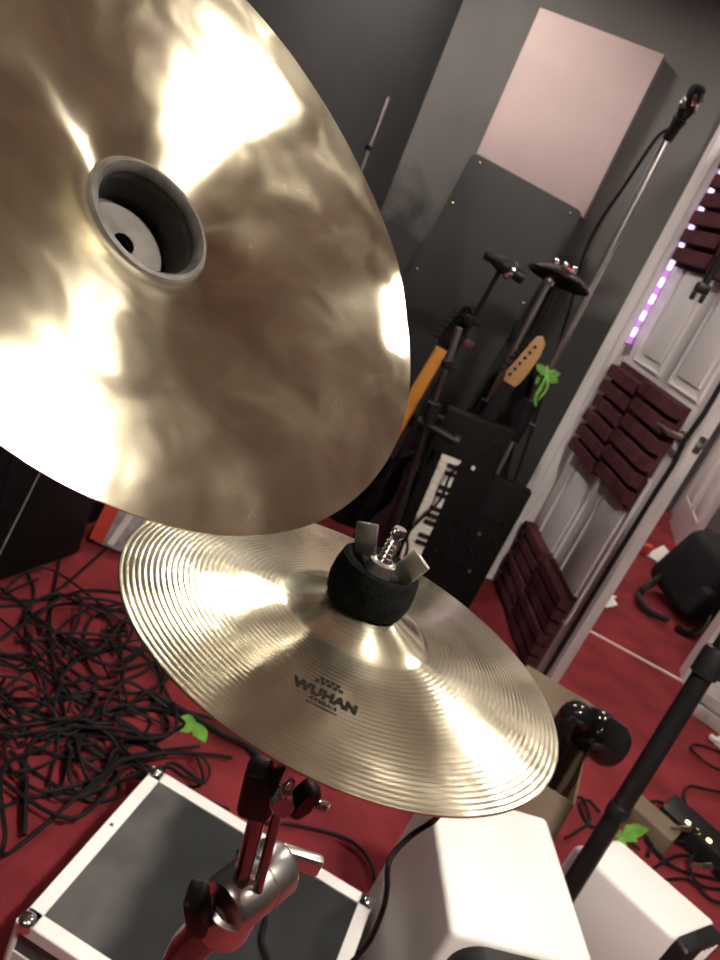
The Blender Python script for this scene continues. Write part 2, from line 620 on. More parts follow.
# LED strip in the hinge side gap
led = thing('light_strip', 'violet glowing strip of white LEDs along the hinge side of the white door', 'light strip', WP(0.083, 0.02, 1.18))
s = MB()
wall_box(s, 0.076, 0.098, 1.20, 1.98, 0.014, 0.022)
s.build('strip', 'led_body', led, smooth=False)
for i in range(11):
    s = MB()
    z = 1.23 + i * 0.070
    wall_box(s, 0.080, 0.096, z, z + 0.036, 0.020, 0.026, bev=0.002)
    s.build('diode', 'led', led)

# ------------------------------------------------------------------ wall panel and board
pp = thing('wall_panel', 'pale pink cloth rectangular panel on the dark grey wall above the charcoal board', 'acoustic panel', WP(-0.53, 0.03, 1.10))
b = MB()
tl = -math.radians(0.5)
Xp, Zp = (W * math.cos(tl) + Z3 * math.sin(tl)), (Z3 * math.cos(tl) - W * math.sin(tl))
b.box(WP(-0.538, 0.035, 1.863), (0.50, 0.068, 0.606), X=Xp, Z=Zp)
b.build('frame', 'pink_side', pp)
b = MB()
b.box(WP(-0.538, 0.072, 1.863), (0.496, 0.010, 0.602), X=Xp, Z=Zp, bev=0.004)
b.build('cloth_face', 'pink', pp)

th = math.radians(-5.5)
Xb, Zb = (W * math.cos(th) + Z3 * math.sin(th)), (Z3 * math.cos(th) - W * math.sin(th))
bd = thing('wall_board', 'charcoal rounded board with brass screws, fixed crooked below the pink panel', 'board', WP(-0.60, 0.10, 0.55))
c0 = WP(-0.545, 0.10, 1.60)
hw, hh, rc = 0.252, 1.05, 0.03
poly = []
for (px, py, a0) in ((hw - rc, -rc, 0), (-hw + rc, -rc, 90), (-hw + rc, -hh + rc, 180), (hw - rc, -hh + rc, 270)):
    for k in range(5):
        a = math.radians(a0 + k * 22.5)
        poly.append((px + rc * math.cos(a), py + rc * math.sin(a)))
b = MB()
b.prism(poly, c0, Xb, Zb, 0.018, bev=0.003)
b.build('panel', 'board', bd)
for (a, q) in ((-0.205, -0.028), (-0.228, -0.205), (0.205, -0.028), (0.232, -0.40), (-0.228, -0.5)):
    g = MB()
    g.lathe([(0.0, 0.005), (0.004, 0.0045), (0.0065, 0.002), (0.007, 0.0)], c0 + Xb * a + Zb * q - NW * 0.009, -NW, 12)
    g.build('screw', 'gold', bd)

# ------------------------------------------------------------------ splash cymbal
SC = V((0.027, 0.357, 1.182))
SNv = V((0.045, 0.075, 0.996)).normalized()
Xs = (V((1, 0, 0)) - SNv * SNv.x).normalized()
Ys = SNv.cross(Xs)
SM = Matrix((Xs, Ys, SNv)).transposed().to_4x4()
SM.translation = SC
Rs = 0.127


def sprof(r):
    bow = 0.0095 * (1 - (r / Rs) ** 1.6)
    bell = 0.0
    if r < 0.044:
        t = r / 0.044
        bell = 0.012 * (1 - t * t) ** 1.6
    return bow + bell


rad = [0.005 + (Rs - 0.005) * i / 90 for i in range(91)]
mb = MB()
prof = [(r, sprof(r)) for r in rad]
prof += [(Rs, -0.0009)] + [(r, sprof(r) - 0.0011) for r in reversed(rad)]
mb.lathe(prof, n=160)
splash = mb.build('splash_cymbal', 'splash', matrix=SM, ang=60)
tag(splash, 'small lathed bronze cymbal with printed black logo, lying nearly flat under a black felt', 'cymbal')


def text_mesh(body, size, bold=0.0):
    cu = bpy.data.curves.new('t', 'FONT')
    cu.body = body
    cu.size = size
    cu.align_x = 'CENTER'
    cu.offset = bold
    cu.space_character = 1.05
    o = bpy.data.objects.new('t', cu)
    COL.objects.link(o)
    bpy.context.view_layer.update()
    me = bpy.data.meshes.new_from_object(o)
    bpy.data.objects.remove(o)
    bpy.data.curves.remove(cu)
    return me


def to_plane(u, v, Mx):
    """pixel -> local xy on a cymbal's rim plane"""
    n = Mx.col[2].to_3d()
    c = Mx.translation
    r = sight(u, v)
    p = EYE + r * ((c - EYE).dot(n) / r.dot(n))
    q = Mx.inverted() @ p
    return q


def print_on(parent, name, body, size, org, xdir, ydir, up, bold):
    me = text_mesh(body, size, bold)
    for vtx in me.vertices:
        q = org + xdir * vtx.co.x + ydir * (vtx.co.y + up)
        r = math.hypot(q.x, q.y)
        vtx.co = V((q.x, q.y, sprof(r) + 0.0003))
    me.materials.append(M['ink'])
    o = bpy.data.objects.new(name, me)
    COL.objects.link(o)
    o.parent = parent
    return o


qa, qb = to_plane(293, 694, SM), to_plane(347, 721, SM)
lo = V(((qa.x + qb.x) / 2, (qa.y + qb.y) / 2, 0))
lx = V((qb.x - qa.x, qb.y - qa.y, 0)).normalized()
ly = V((-lx.y, lx.x, 0))
wid = (qb - qa).length
print_on(splash, 'printed_logo', 'WUHAN', wid / 3.45, lo, lx, ly, 0.0, 0.0005)
print_on(splash, 'printed_mark', '\u00ae', wid / 8, lo + lx * (wid * 0.53), lx, ly, 0.003, 0.0)
print_on(splash, 'printed_small_line', 'CYMBALS', wid / 9, lo, lx, ly, -0.0042, 0.0001)
mk = MB()
for row, (yy, xs, ww) in enumerate(((0.0098, 5, 0.0022), (0.0125, 4, 0.0020))):
    for i in range(xs):
        a = (i - (xs - 1) / 2) * ww * 1.35
        cs = []
        for (dx, dy) in ((-ww / 2, -0.0009), (ww / 2, -0.0009), (ww / 2, 0.0009), (-ww / 2, 0.0009)):
            q = lo + lx * (a + dx) + ly * (yy + dy)
            cs.append(V((q.x, q.y, sprof(math.hypot(q.x, q.y)) + 0.0003)))
        mk._add(cs, [(0, 1, 2, 3)])
cs = []
for (dx, dy) in ((-wid * .28, -0.0066), (wid * .28, -0.0066), (wid * .28, -0.0060), (-wid * .28, -0.0060)):
    q = lo + lx * dx + ly * dy
    cs.append(V((q.x, q.y, sprof(math.hypot(q.x, q.y)) + 0.0003)))
mk._add(cs, [(0, 1, 2, 3)])
me = bpy.data.meshes.new('printed_underline')
mk.bm.to_mesh(me)
me.materials.append(M['ink'])
o = bpy.data.objects.new('printed_underline', me)
COL.objects.link(o)
o.parent = splash

# ---- splash stand
Tl = V((0.021, 0.344, 1.072))
Cl = V((0.036, 0.365, 0.955))
Fl = V((0.020, 0.405, 0.0))
st = thing('cymbal_stand', 'chrome stand with wing nut, felt and clamp holding up the small lathed cymbal', 'cymbal stand', Fl)
top = SC + SNv * 0.0215
m_ = MB()
# felt: a soft cup, wider below
m_.lathe([(0.004, 0), (0.019, -0.0015), (0.0222, 0.001), (0.0238, 0.008), (0.0235, 0.016), (0.0222, 0.0225), (0.0200, 0.024), (0.0165, 0.021), (0.004, 0.017)], top - SNv * 0.003, SNv, 32)
m_.build('felt', 'felt', st)
m_ = MB()
rp = []
r0 = 0.0042
for i in range(13):
    z = 0.022 + i * 0.0014
    rp.append((r0 if i % 2 else r0 * 0.82, z))
rp += [(r0 * 0.7, 0.0395), (r0 * 0.7, 0.0412), (r0 * 0.95, 0.0415), (r0 * 0.95, 0.0452), (r0 * 0.8, 0.0460), (0.0, 0.0460)]
m_.lathe([(r0, -0.04)] + rp, top - SNv * 0.003, SNv, 16)
m_.tube([top - SNv * 0.03, Tl], r0, 10)
m_.build('threaded_rod', 'chrome', st)
# wing nut: boss + two upright wings
Xw = V((0.93, -0.36, 0)).normalized()
Xw = (Xw - SNv * Xw.dot(SNv)).normalized()
Yw = SNv.cross(Xw)
nb = top + SNv * 0.0110
m_ = MB()
m_.lathe([(0.0045, 0.012), (0.0075, 0.011), (0.009, 0.004), (0.010, 0.0), (0.0045, 0.0)], nb, SNv, 18)
for sgn in (-1, 1):
    Zw = (SNv * math.cos(math.radians(22)) + Xw * sgn * math.sin(math.radians(22))).normalized()
    Xq = (Xw - Zw * Xw.dot(Zw)).normalized()
    base = nb + Xw * sgn * 0.0135 + SNv * 0.0140
    m_.box(base, (0.0130, 0.0030, 0.0230), X=Xq, Z=Zw, bev=0.0012)
    m_.box(nb + Xw * sgn * 0.008 + SNv * 0.005, (0.008, 0.0036, 0.008), X=Xw, Z=SNv, bev=0.001)
m_.build('wing_nut', 'nickel', st)
# tilter
m_ = MB()
tz = (Tl - Cl).normalized()
tx = V((1, 0.1, 0)).normalized()
m_.box(Tl - tz * 0.008 - tx * 0.003, (0.021, 0.018, 0.042), X=(tx - tz * tx.dot(tz)), Z=tz, bev=0.005)
m_.lathe([(0.0, 0.016), (0.010, 0.016), (0.012, 0.012), (0.012, -0.012), (0.010, -0.016), (0.0, -0.016)], Tl + tx * 0.014 + V((0, 0, 0.004)), V((0.8, -0.6, 0)), 18)
m_.build('tilter', 'black_metal', st)
m_ = MB()
m_.lathe([(0.0, 0.006), (0.006, 0.006), (0.0075, 0.003), (0.0075, -0.003), (0.0, -0.003)], Tl + tx * 0.012 + V((0.0, -0.016, 0.006)), V((0.25, -0.95, 0.2)), 14)
m_.box(Tl + tx * 0.030 + V((0, -0.002, -0.002)), (0.020, 0.008, 0.007), X=(0.9, -0.2, 0.3), Z=Z3, bev=0.002)
m_.tube([Tl + tx * 0.012 + V((0, -.006, 0.03)), Tl + tx * 0.012 + V((0, -.004, 0.012))], 0.009, 14)
m_.build('tilter_screw', 'chrome', st)
m_ = MB()
m_.tube([Tl - tz * 0.018, Cl - tz * 0.05], 0.0055, 14)
m_.tube([Tl - tz * 0.018 + tx * 0.011, Cl - tz * 0.02 + tx * 0.013], 0.0035, 10)
m_.build('upper_rod', 'dark_chrome', st)
# clamp
ax = V((0.47, 0.80, 0.10)).normalized()
tl_dir = (Fl + V((0, 0, 0.3)) - Cl).normalized()
m_ = MB()
kc = Cl - tz * 0.004
m_.lathe([(0.0, -0.020), (0.018, -0.020), (0.0205, -0.016), (0.0205, 0.008), (0.0190, 0.009), (0.0190, 0.011), (0.0208, 0.012), (0.0208, 0.030), (0.018, 0.034), (0.0, 0.034)], kc + ax * 0.008, ax, 28)
m_.lathe([(0.0155, 0.0), (0.0185, 0.002), (0.0185, 0.026), (0.0155, 0.028)], kc - Z3 * 0.030, -tl_dir, 24)
cl = m_.build('clamp', 'chrome_soft', st)
m_ = MB()
m_.box(kc - ax * 0.022 - tx * 0.010 + Z3 * 0.004, (0.014, 0.022, 0.036), X=tx, Z=(tz + tx * -.2).normalized(), bev=0.004)
m_.build('clamp_jaw', 'black_metal', cl)
m_ = MB()
wb = kc + ax * 0.046
m_.tube([kc + ax * 0.03, wb], 0.0045, 10)
m_.box(wb + V((0.010, 0.004, 0.001)), (0.036, 0.009, 0.018), X=(0.93, 0.2, -0.1), Z=Z3, bev=0.004)
m_.build('wing_bolt', 'chrome_soft', cl)
m_ = MB()
m_.tube([kc - Z3 * 0.004, V((0.024, 0.396, 0.85)), V((0.021, 0.404, 0.50))], [0.0135, 0.0150, 0.0150], 20)
m_.build('middle_tube', 'dark_chrome', st)
m_ = MB()
m_.tube([V((0.021, 0.404, 0.52)), Fl + Z3 * 0.10], 0.0165, 18)
m_.build('lower_tube', 'dark_chrome', st)
for k in range(3):
    a = math.radians(100 + 120 * k + 60)
    d = V((math.cos(a), math.sin(a), 0))
    m_ = MB()
    m_.tube([Fl + Z3 * 0.34 + d * 0.018, Fl + Z3 * 0.13 + d * 0.20, Fl + Z3 * 0.012 + d * 0.25], [0.007, 0.007, 0.007], 8)
    m_.tube([Fl + Z3 * 0.11 + d * 0.016, Fl + Z3 * 0.13 + d * 0.20], 0.005, 8)
    lg = m_.build('leg', 'chrome_soft', st)
    m_ = MB()
    m_.lathe([(0, 0), (0.011, 0), (0.013, 0.01), (0.009, 0.03), (0, 0.032)], Fl + d * 0.25, Z3, 12)
    m_.build('rubber_foot', 'black', lg)

# ------------------------------------------------------------------ china cymbal
CC = V((-0.136, 0.383, 1.36))
CN = V((0.567, -0.360, 0.745)).normalized()
Xc = (V((0.8, 0.6, 0)) - CN * V((0.8, 0.6, 0)).dot(CN)).normalized()
Yc = CN.cross(Xc)
CM = Matrix((Xc, Yc, CN)).transposed().to_4x4()
CM.translation = CC
Rc = 0.178
cpts = [(0.0345, -0.0335), (0.040, -0.0300), (0.050, -0.0240), (0.065, -0.0180), (0.085, -0.0120), (0.105, -0.0068), (0.125, -0.0022), (0.140, 0.0006), (0.148, 0.0012), (0.156, 0.0008), (0.168, -0.0001), (0.178, -0.0010)]


def cz(r):
    for i in range(len(cpts) - 1):
        if cpts[i][0] <= r <= cpts[i + 1][0]:
            a = cpts[max(i - 1, 0)]
            b_, c_ = cpts[i], cpts[i + 1]
            d_ = cpts[min(i + 2, len(cpts) - 1)]
            t = (r - b_[0]) / (c_[0] - b_[0])
            m0 = (c_[1] - a[1]) / (c_[0] - a[0]) * (c_[0] - b_[0])
            m1 = (d_[1] - b_[1]) / (d_[0] - b_[0]) * (c_[0] - b_[0])
            return (2 * t ** 3 - 3 * t * t + 1) * b_[1] + (t ** 3 - 2 * t * t + t) * m0 + (-2 * t ** 3 + 3 * t * t) * c_[1] + (t ** 3 - t * t) * m1
    return cpts[-1][1]


n_r, n_a = 64, 200
mb = MB()
grid = []
for side in (0, 1):
    rings = []
    for i in range(n_r):
        r = 0.0345 + (Rc - 0.0345) * i / (n_r - 1)
        ring = []
        for k in range(n_a):
            a = 2 * math.pi * k / n_a
            x, y = r * math.cos(a), r * math.sin(a)
            # hand hammered unevenness, stronger toward the turned rim
            hm = noise.noise(V((x * 26, y * 26, 3.1))) * 0.0007 + noise.noise(V((x * 60, y * 60, 9.0))) * 0.00022
            wv = noise.noise(V((math.cos(a) * 2.6, math.sin(a) * 2.6, 1.7))) * 0.0016 * max(0, (r - 0.12) / 0.058)
            ring.append(mb.bm.verts.new((x, y, cz(r) + hm * min(1, (r - 0.0345) / 0.02) + wv - side * 0.0011)))
        rings.append(ring)
    grid.append(rings)
    for i in range(n_r - 1):
        for k in range(n_a):
            q = [rings[i][k], rings[i][(k + 1) % n_a], rings[i + 1][(k + 1) % n_a], rings[i + 1][k]]
            mb.bm.faces.new(q if side == 0 else q[::-1])
for k in range(n_a):
    mb.bm.faces.new([grid[0][-1][k], grid[0][-1][(k + 1) % n_a], grid[1][-1][(k + 1) % n_a], grid[1][-1][k]])
china = mb.build('china_cymbal', 'china', matrix=CM, ang=75)
tag(china, 'large tilted hammered bronze cymbal with a deep hollow bell, nearest the viewer at top left', 'cymbal')
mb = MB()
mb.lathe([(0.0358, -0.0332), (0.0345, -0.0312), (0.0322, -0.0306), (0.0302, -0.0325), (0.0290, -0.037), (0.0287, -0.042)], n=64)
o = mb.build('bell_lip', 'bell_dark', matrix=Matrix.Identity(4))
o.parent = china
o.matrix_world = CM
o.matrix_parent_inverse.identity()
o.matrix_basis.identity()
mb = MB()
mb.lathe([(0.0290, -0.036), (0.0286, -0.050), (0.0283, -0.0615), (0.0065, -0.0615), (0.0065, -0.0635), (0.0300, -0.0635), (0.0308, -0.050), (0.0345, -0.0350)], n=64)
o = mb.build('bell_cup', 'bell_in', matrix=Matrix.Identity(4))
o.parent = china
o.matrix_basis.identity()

# ---- china stand (behind the cymbal; reaches out of the left side)
BB = V((-0.95, 0.62, 0.0))
cs_ = thing('cymbal_stand', 'boom cymbal stand reaching in behind the large tilted hammered cymbal', 'cymbal stand', BB)
bellp = CC - CN * 0.0612
m_ = MB()
m_.lathe([(0.0062, 0.0), (0.0235, 0.0), (0.0250, 0.0015), (0.0235, 0.003), (0.0080, 0.0034), (0.0062, 0.0028)], bellp, CN, 40)
m_.build('washer', 'washer', cs_)
m_ = MB()
rp2 = [(0.0036 if i % 2 else 0.0030, -0.009 + i * 0.0012) for i in range(7)] + [(0, -0.0010)]
m_.lathe([(0.0036, -0.09)] + rp2, bellp, CN, 14)
m_.build('threaded_rod', 'dark_chrome', cs_)
m_ = MB()
kt = bellp - CN * 0.085
m_.box(kt, (0.024, 0.03, 0.032), X=Xc, Z=CN, bev=0.004)
m_.lathe([(0.006, -0.002), (0.02, -0.003), (0.02, -0.012), (0.006, -0.013)], bellp, CN, 24)
m_.build('tilter', 'black_metal', cs_)
m_ = MB()
m_.tube([kt, V((-0.95, 0.62, 1.30))], 0.008, 12)
m_.build('boom_arm', 'chrome_soft', cs_)
m_ = MB()
m_.tube([BB + Z3 * 0.05, BB + Z3 * 1.34], 0.0135, 14)
m_.build('pole', 'chrome_soft', cs_)
for k in range(3):
    a = math.radians(30 + 120 * k)
    d = V((math.cos(a), math.sin(a), 0))
    m_ = MB()
    m_.tube([BB + Z3 * 0.36 + d * 0.015, BB + Z3 * 0.012 + d * 0.20], 0.007, 8)
    m_.build('leg', 'chrome_soft', cs_)

# ------------------------------------------------------------------ flight case
kz = 0.12
A0 = V((-0.156, 1.251, 0))
a_ = (V((-0.2232, 0.8435, 0)) - A0)
La = a_.length
a_.normalize()
b_ = V((-a_.y, a_.x, 0)).normalized()
if b_.x < 0:
    b_ = -b_
Lb = 0.535
ctr = A0 + a_ * La / 2 + b_ * Lb / 2
_m = M['case_top']  # paler left part of the top: lit area mixed into the base colour
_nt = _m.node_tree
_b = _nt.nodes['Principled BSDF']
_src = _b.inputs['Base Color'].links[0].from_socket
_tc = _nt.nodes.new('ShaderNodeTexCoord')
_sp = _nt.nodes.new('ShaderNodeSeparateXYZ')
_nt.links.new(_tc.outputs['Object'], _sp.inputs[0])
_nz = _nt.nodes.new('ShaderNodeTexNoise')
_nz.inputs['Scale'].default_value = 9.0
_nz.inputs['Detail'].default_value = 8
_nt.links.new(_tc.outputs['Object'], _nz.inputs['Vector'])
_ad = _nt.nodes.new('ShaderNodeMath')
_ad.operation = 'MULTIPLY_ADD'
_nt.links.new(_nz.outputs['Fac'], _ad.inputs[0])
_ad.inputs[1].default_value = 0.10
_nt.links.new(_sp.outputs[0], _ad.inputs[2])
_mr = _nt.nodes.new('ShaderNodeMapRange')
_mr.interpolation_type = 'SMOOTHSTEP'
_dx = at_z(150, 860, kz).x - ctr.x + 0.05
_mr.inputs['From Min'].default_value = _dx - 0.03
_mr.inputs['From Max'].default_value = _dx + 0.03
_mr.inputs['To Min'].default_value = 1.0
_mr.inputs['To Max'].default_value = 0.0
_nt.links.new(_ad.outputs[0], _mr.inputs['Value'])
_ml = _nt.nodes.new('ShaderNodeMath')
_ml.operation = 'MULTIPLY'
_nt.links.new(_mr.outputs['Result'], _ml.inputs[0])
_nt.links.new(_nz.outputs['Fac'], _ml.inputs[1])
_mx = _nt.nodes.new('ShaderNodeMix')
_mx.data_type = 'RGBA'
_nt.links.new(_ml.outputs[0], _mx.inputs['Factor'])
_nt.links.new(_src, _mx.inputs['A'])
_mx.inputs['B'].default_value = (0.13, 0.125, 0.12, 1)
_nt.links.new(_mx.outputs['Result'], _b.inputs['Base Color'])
fc = thing('flight_case', 'black flight case with white metal edging standing on the carpet beneath the cymbals', 'flight case', ctr)
m_ = MB()
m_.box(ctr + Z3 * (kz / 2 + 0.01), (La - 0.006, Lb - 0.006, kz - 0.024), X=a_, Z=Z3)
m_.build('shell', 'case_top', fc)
ew = 0.026
for (p, q, inn) in ((0, 0, b_), (1, 0, -a_), (1, 1, -b_), (0, 1, a_)):
    pass
cor = [A0, A0 + a_ * La, A0 + a_ * La + b_ * Lb, A0 + b_ * Lb]
for i in range(4):
    p, q = cor[i], cor[(i + 1) % 4]
    d = (q - p).normalized()
    inn = V((-d.y, d.x, 0))
    if (ctr - p).dot(inn) < 0:
        inn = -inn
    for z, kk in ((kz, -1), (0.02, 1)):
        m_ = MB()
        mid = (p + q) / 2
        L_ = (q - p).length
        m_.box(mid + inn * ew / 2 + Z3 * z, (L_, ew, 0.003), X=d, Z=Z3)
        m_.box(mid + Z3 * (z + kk * ew / 2), (L_, 0.003, ew), X=d, Z=Z3)
        m_.build('edge_rail', 'alu', fc, smooth=False)
    m_ = MB()
    m_.tube([p + Z3 * 0.02, p + Z3 * kz], 0.006, 8)
    m_.build('corner_rail', 'alu', fc)
    m_ = MB()
    cpt = p + (ctr - p).normalized() * 0.012 + Z3 * (kz - 0.001)
    m_.lathe([(0.017, -0.012), (0.016, 0.0), (0.012, 0.006), (0.006, 0.0085), (0.0, 0.009)], cpt, Z3, 20)
    m_.box(p + (ctr - p).normalized() * 0.008 + Z3 * (kz - 0.006), (0.022, 0.022, 0.018), X=d, Z=Z3, bev=0.006)
    m_.build('ball_corner', 'chrome', fc)
for tq in (0.42,):
    m_ = MB()
    m_.lathe([(0.0, 0.0015), (0.003, 0.0012), (0.0042, 0.0)], A0 + a_ * La * tq + b_ * 0.011 + Z3 * (kz + 0.0015), Z3, 12)
    m_.build('rivet', 'chrome', fc)
for kx in (0.35, 0.65):
    m_ = MB()
    m_.box(A0 + a_ * (La + 0.004) + b_ * Lb * kx + Z3 * 0.065, (0.008, 0.09, 0.05), X=a_, Z=Z3, bev=0.003)
    m_.build('catch', 'chrome_soft', fc)
for p in cor:
    m_ = MB()
    q = p + (ctr - p).normalized() * 0.05
    m_.lathe([(0, 0), (0.018, 0), (0.02, 0.004), (0.02, 0.021), (0, 0.022)], q, Z3, 14)
    m_.build('foot', 'black', fc)

# ------------------------------------------------------------------ white speakers
def speaker(label, A, B, C, D, ht, stripes):
    """floor corners: A far-left, B far-right, C near-right, D near-left; black front on the C-D side"""
    A, B, C, D = (V((p[0], p[1], 0)) for p in (A, B, C, D))
    c = (A + B + C + D) / 4
    t = thing('speaker', label, 'speaker', c, None)
    m_ = MB()
    m_.prism([(p.x, p.y) for p in (D, C, B, A)], Z3 * ht / 2, (1, 0, 0), (0, 1, 0), ht)
    bmesh.ops.bevel(m_.bm, geom=list(m_.bm.edges), offset=0.013, segments=4, profile=0.5, affect='EDGES')
    m_.build('cabinet', 'spk', t)
    du = (C - D).normalized()
    dv = V((du.y, -du.x, 0))
    wu = (C - D).length
    m_ = MB()
    fcn = (C + D) / 2 + dv * 0.012
    pl = []
    ra = 0.012 if stripes else min(0.05, wu * .25)
    mx, mz = wu / 2 - (0.006 if stripes else 0.018) - ra, ht / 2 - (0.004 if stripes else 0.012) - ra
    for (px, py, a0) in ((mx, mz, 0), (-mx, mz, 90), (-mx, -mz, 180), (mx, -mz, 270)):
        for k in range(7):
            a = math.radians(a0 + k * 15)
            pl.append((px + ra * math.cos(a), py + ra * math.sin(a)))
    m_.prism(pl, fcn + Z3 * ht / 2, du, Z3, 0.036, bev=0.005)
    bz = m_.build('baffle', 'black', t)
    m_ = MB()
    m_.lathe([(0.0, -0.02), (wu * 0.12, -0.012), (wu * 0.3, 0.004), (wu * 0.33, 0.008), (wu * 0.36, 0.004), (wu * 0.36, 0.0)], fcn + dv * 0.02 + Z3 * ht * 0.42, dv, 28)
    m_.build('cone', 'black_gloss', bz)
    if stripes:
        for i in range(4):
            m_ = MB()
            m_.box(fcn + dv * 0.0185 + du * (wu * (-0.05 + i * 0.11)) + Z3 * ht * 0.80, (0.006, 0.004, ht * 0.24), X=du, Z=(Z3 + du * 0.25).normalized(), bev=0.001)
            m_.build('pale_slot', 'spk', bz)
    return t


dv1 = V((0.19, -0.98, 0))
du1 = V((0.98, 0.19, 0))
A1 = V((0.370, 1.222, 0))
sp1 = speaker('big white speaker cabinet lit brightly, with a black cable hanging over its side', A1, A1 + du1.normalized() * 0.268, A1 + du1.normalized() * 0.268 + dv1.normalized() * 0.315, A1 + dv1.normalized() * 0.315, 0.40, False)
k2 = 1.13
A2 = V((0.687 * k2, 1.229 * k2, 0))
C4 = [V((x * k2, y * k2, 0)) for x, y in ((0.687, 1.229), (0.802, 1.305), (0.988, 1.187), (0.875, 1.101))]
du2 = V((0.128, 0.188, 0)).normalized()
dv2 = (C4[3] - C4[0]).normalized()
sp2 = speaker('smaller white speaker cabinet with black slotted front, behind the thick black pole', *C4, 1.4 - k2, True)
m_ = MB()
m_.box(A2 + dv2 * 0.035 - du2 * 0.0012 + Z3 * 0.225, (0.003, 0.02, 0.04), X=du2, Z=Z3, bev=0.001)
m_.build('badge', 'black', sp2)

# cable draped over the big speaker's side
cp = [(442, 812, .9), (432, 822, .9), (412, 835, .9), (394, 853, .9), (388, 868, .9), (387, 890, .9), (382, 912, .9), (370, 940, .9), (356, 958, .9), (340, 985, .9)]
pts = []
for i, (u, v, y) in enumerate(cp):
    pts.append(at_y(u, v, 0.80 + 0.02 * math.sin(i)))
pts = [at_y(470, 790, 1.0)] + pts + [pts[-1] + V((-0.01, -.10, -0.35)), V((pts[-1].x - 0.04, pts[-1].y - .16, 0.008))]
pts = [V((0.60, 1.4, 0.008)), V((0.56, 1.345, 0.44))] + pts
m_ = MB().tube(spline(pts, 8), 0.0042, 8)
tag(m_.build('cable', 'cable', loc=pts[5]), 'black cable hanging in front of the big bright white speaker', 'cable')

# ------------------------------------------------------------------ thick black pole stand on the right
pb, pt = V((0.772, 1.30, 0)), at_y(711, 662, 1.42)
pdir = (pt - at_y(572, 885, 1.31)).normalized()
pbase = at_y(572, 885, 1.31)
pbase = pbase - pdir * (pbase.z / pdir.z)
ps = thing('pole_stand', 'thick black pole of a stand rising in front of the smaller white speaker', 'stand', pbase)
LL = (pt - pbase).length
m_ = MB()
m_.tube([pbase + pdir * 0.05, pbase + pdir * (LL + 0.02)], 0.0215, 20)
m_.build('lower_tube', 'black_metal', ps)
m_ = MB()
m_.lathe([(0.022, 0), (0.028, 0.003), (0.028, 0.055), (0.025, 0.065), (0.016, 0.068)], pbase + pdir * (LL - 0.035), pdir, 20)
m_.box(pbase + pdir * (LL + 0.03) + V((0.03, 0, 0)), (0.03, 0.018, 0.03), bev=0.004)
m_.build('collar', 'black', ps)
m_ = MB()
m_.lathe([(0.0218, 0), (0.0245, 0.004), (0.0245, 0.03), (0.0218, 0.034)], pbase + pdir * 0.42, pdir, 20)
m_.build('ring', 'black', ps)
m_ = MB()
m_.tube([pbase + pdir * LL, pbase + pdir * (LL + 0.75)], 0.0155, 16)
m_.build('upper_tube', 'black_metal', ps)
for k in range(3):
    a = math.radians(-90 + 120 * k)
    d = V((math.cos(a), math.sin(a), 0))
    m_ = MB()
    m_.tube([pbase + Z3 * 0.10 + d * 0.02, pbase + Z3 * 0.012 + d * 0.07], 0.009, 8)
    m_.build('leg', 'black_metal', ps)

# ------------------------------------------------------------------ rod with clip hanging from ceiling
tip = at_y(697, 298, 2.0)
hr = thing('hanging_rod', 'thin black rod hanging down with a forked clip end before the top foam panel', 'rod', V((tip.x + .0, tip.y, CEIL)))
m_ = MB()
m_.tube([V((tip.x, tip.y, CEIL)), tip + Z3 * 0.03], 0.010, 10)
m_.build('rod', 'black_metal', hr)
m_ = MB()
m_.box(tip + Z3 * 0.025, (0.036, 0.022, 0.026), bev=0.006)
m_.box(tip + V((-0.012, 0, 0.004)), (0.010, 0.018, 0.026), bev=0.003)
m_.box(tip + V((0.012, 0, 0.004)), (0.010, 0.018, 0.026), bev=0.003)
m_.build('clip', 'black', hr)


# ------------------------------------------------------------------ stands, guitars and keyboards by the wall
def tripod(t, base, m='black_metal', rad=0.26, h=0.30, a0=20, r=0.008):
    for k in range(3):
        a = math.radians(a0 + 120 * k)
        d = V((math.cos(a), math.sin(a), 0))
        m_ = MB()
        m_.tube([base + Z3 * h + d * 0.014, base + Z3 * 0.010 + d * rad], r, 8)
        lg = m_.build('leg', m, t)
        m_ = MB()
        m_.lathe([(0, 0), (0.012, 0), (0.012, 0.014), (0, 0.018)], base + d * rad, Z3, 10)
        m_.build('rubber_foot', 'black', lg)


def ring(t, p, d, r, L_, m='black', name='clutch', knob=True):
    m_ = MB()
    m_.lathe([(r * 0.5, 0), (r, 0.004), (r * 1.06, L_ * 0.4), (r, L_ - 0.004), (r * 0.5, L_)], p, d, 16)
    if knob:
        m_.tube([p + V(d) * L_ * .5, p + V(d) * L_ * .5 + V((r * 1.9, -0.01, 0))], r * 0.35, 8)
    return m_.build(name, m, t)


# chrome stand with microphone
mp = at_y(554, 360, 2.75)
mb0 = V((mp.x, 2.75, 0))
ms = thing('microphone_stand', 'tall straight chrome microphone stand next to the white door casing', 'microphone stand', mb0)
m_ = MB()
m_.tube([mb0 + Z3 * 0.05, mb0 + Z3 * 0.90], 0.0095, 14)
m_.build('lower_tube', 'chrome_soft', ms)
m_ = MB()
m_.tube([mb0 + Z3 * 0.90, mb0 + Z3 * 1.845], 0.0135, 14)
m_.build('upper_tube', 'chrome_soft', ms)
ring(ms, mb0 + Z3 * 0.74 - W * 0.004, Z3, 0.030, 0.17, 'black')
m_ = MB()
m_.lathe([(0, 0.0), (0.092, 0.0), (0.095, 0.012), (0.08, 0.03), (0.03, 0.05), (0.014, 0.08), (0.0, 0.08)], mb0, Z3, 32)
m_.build('round_base', 'black_metal', ms)
mc = mb0 + Z3 * 1.845
mdir = V((0.06, -0.28, 0.95)).normalized()
mic = thing('microphone', 'black microphone with shiny slots on top of the tall chrome stand', 'microphone', mc)
m_ = MB()
